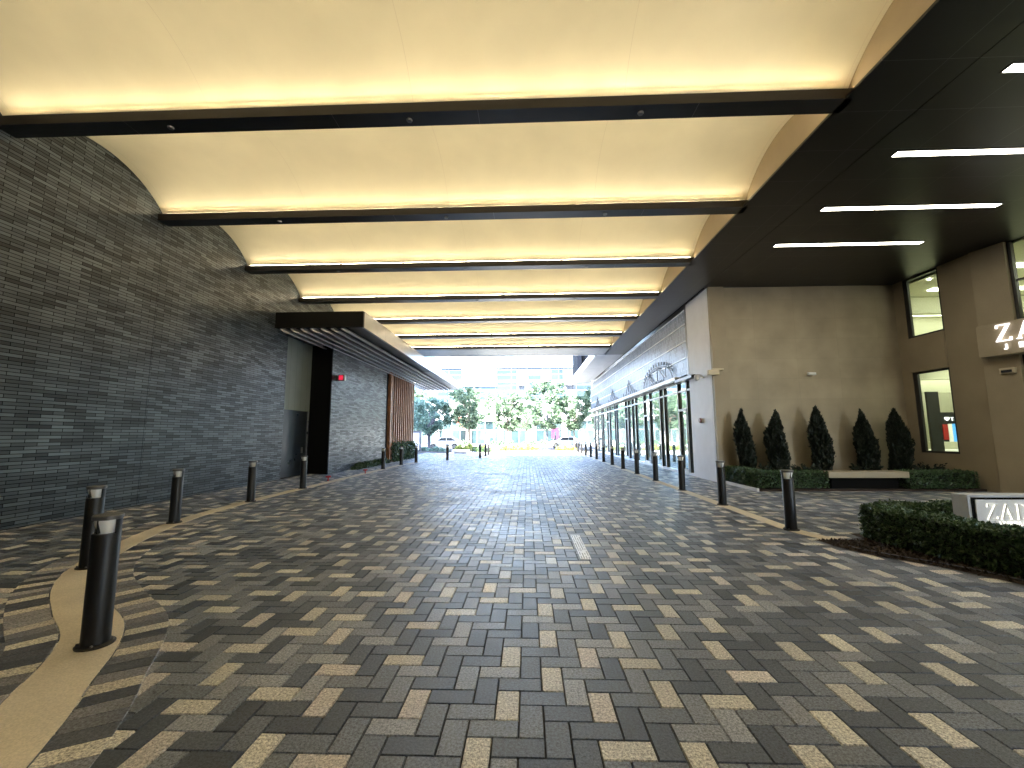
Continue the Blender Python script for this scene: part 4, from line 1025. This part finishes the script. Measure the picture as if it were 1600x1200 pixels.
def make_car(loc, rz, label):
    t = thing('parked_car', loc, label, 'car', 'white cars on the road beyond'); x, y_, z = loc; n0 = MB()
    body = [(-2.2, .35), (-2.25, .75), (-1.9, .92), (-1.0, 1.0), (1.7, 1.0), (2.2, .9), (2.25, .45), (2.1, .3), (-2.0, .28)]
    cab = [(-1.15, .99), (-.45, 1.44), (.9, 1.46), (1.75, 1.0)]
    off = lambda P_: [(x + a, z + b_) for a, b_ in P_]
    n0.prism(off(body), 'y', y_ - .88, y_ + .88); n0.prism(off(cab), 'y', y_ - .72, y_ + .72)
    n0.build('body', M['carpaint'], t, bevel=.06)
    MB().prism(off([(-.98, 1.04), (-.42, 1.38), (.22, 1.40), (.22, 1.04)]), 'y', y_ - .735, y_ + .735).prism(off([(.30, 1.04), (.30, 1.40), (.85, 1.40), (1.5, 1.04)]), 'y', y_ - .735, y_ + .735).build('window', M['carglass'], t)
    for wx in (-1.4, 1.35):
        for sy in (-1, 1):
            c = [(x + wx + .33 * math.cos(a), z + .33 + .33 * math.sin(a)) for a in [2 * math.pi * i / 20 for i in range(20)]]
            wl = MB().prism(c, 'y', y_ + sy * .9 - .1, y_ + sy * .9 + .1 - .08 * (sy > 0)).build('wheel', M['tyre'], t)
            c = [(x + wx + .2 * math.cos(a), z + .33 + .2 * math.sin(a)) for a in [2 * math.pi * i / 20 for i in range(20)]]
            MB().prism(c, 'y', y_ + sy * .905 - .1 - .004, y_ + sy * .905 + .026).build('rim', M['steel'], wl)
    MB().box(x - 2.28, x - 2.2, y_ - .75, y_ - .45, z + .6, z + .75).build('headlight', M['lens'], t); MB().box(x - 2.28, x - 2.2, y_ + .45, y_ + .75, z + .6, z + .75).build('headlight', M['lens'], t)
    t.rotation_euler = (0, 0, rz); return t
make_car((5.0, 56, -.045), 0, 'white car on the road right of the thin dark tree trunk')
make_car((-10.6, 55, -.045), 0, 'white car on the road behind the dark branching tree')

# the building across the road
ob = thing('retail_building', (0, 84, 0), 'long white building with blue glazing across the road', 'building')
FY = 80
MB().box(-55, 55, FY + .3, FY + 18, 8.0, 14.4).build('upper_glazing', M['bglass'], ob)
MB().box(-55, 55, FY, FY + 18, 14.4, 14.9).build('roof_edge', M['bldg'], ob)
MB().box(-55, 55, FY - 1.2, FY + 18, 7.1, 8.0).build('white_band', M['bldg'], ob)
MB().box(-55, 55, FY + .8, FY + 18, 0, 7.1).build('shop_glazing', M['shop'], ob)
MB().box(-55, 55, FY + .3, FY + .79, 4.3, 7.09).build('sign_fascia', M['bldg'], ob)
MB().box(-12.4, -5.8, FY - .1, FY + .29, 10.9, 14.1).build('white_panel', M['bldg'], ob)  # plain white panel in front of the glazing
for a, b_ in ((-2.0, .1), (2.6, 4.6), (6.8, 9.3), (-19, -17)):
    mb = MB(); k = a
    while k < b_ - .05: mb.prism([(k, FY + .28), (k + .12, FY + .02), (k + .24, FY + .28)], 'z', 8.02, 14.1); k += .25
    mb.build('pleated_panel', M['pleat'], ob)
for x in range(-48, 49, 6):
    MB().box(x + .5, x + 1.4, FY - .2, FY + .28, .06, 7.09).build('column', M['bldg'], ob)
for z_ in (9.9, 11.6, 13.0):
    MB().box(-55, 55, FY + .2, FY + .299, z_, z_ + .12).build('glazing_rail', M['wmetal'], ob)
MB().box(-1.6, -.6, FY - .6, FY, 11.0, 12.0).build('light_box', M['bldg'], ob); MB().box(7.0, 9.0, FY - .6, FY, 11.0, 11.7).build('light_box', M['bldg'], ob)
rs_ = thing('shop_sign', (-12, 79.2, 3.6), 'red round shop sign above a small red awning across the road', 'sign')
MB().prism([(-12.6 + .75 * math.cos(2 * math.pi * i / 24), 4.3 + .75 * math.sin(2 * math.pi * i / 24)) for i in range(24)], 'y', 79.1, 79.25).build('roundel', M['redp'], rs_)
MB().prism([(-12.6 + .25 * math.cos(2 * math.pi * i / 24), 4.3 + .25 * math.sin(2 * math.pi * i / 24)) for i in range(24)], 'y', 79.0, 79.11).build('dark_dot', mat('dark_red_dot', (.2, .01, .02), .5), rs_)
MB().prism([(78.2, 2.7), (79.7, 3.5), (79.7, 2.7)], 'x', -13.0, -10.9).build('awning', mat('pink_red_awning', (.75, .22, .25), .7), rs_)
pk_ = thing('shop_sign', (5.2, 79.4, 1.6), 'magenta shop sign on the white front across the road', 'sign')
MB().box(4.4, 5.0, 79.5, 79.7, 1.0, 2.9).box(5.0, 5.8, 79.5, 79.7, 2.2, 2.9).box(5.3, 5.8, 79.5, 79.7, .3, 2.2).build('panel', M['magenta'], pk_)
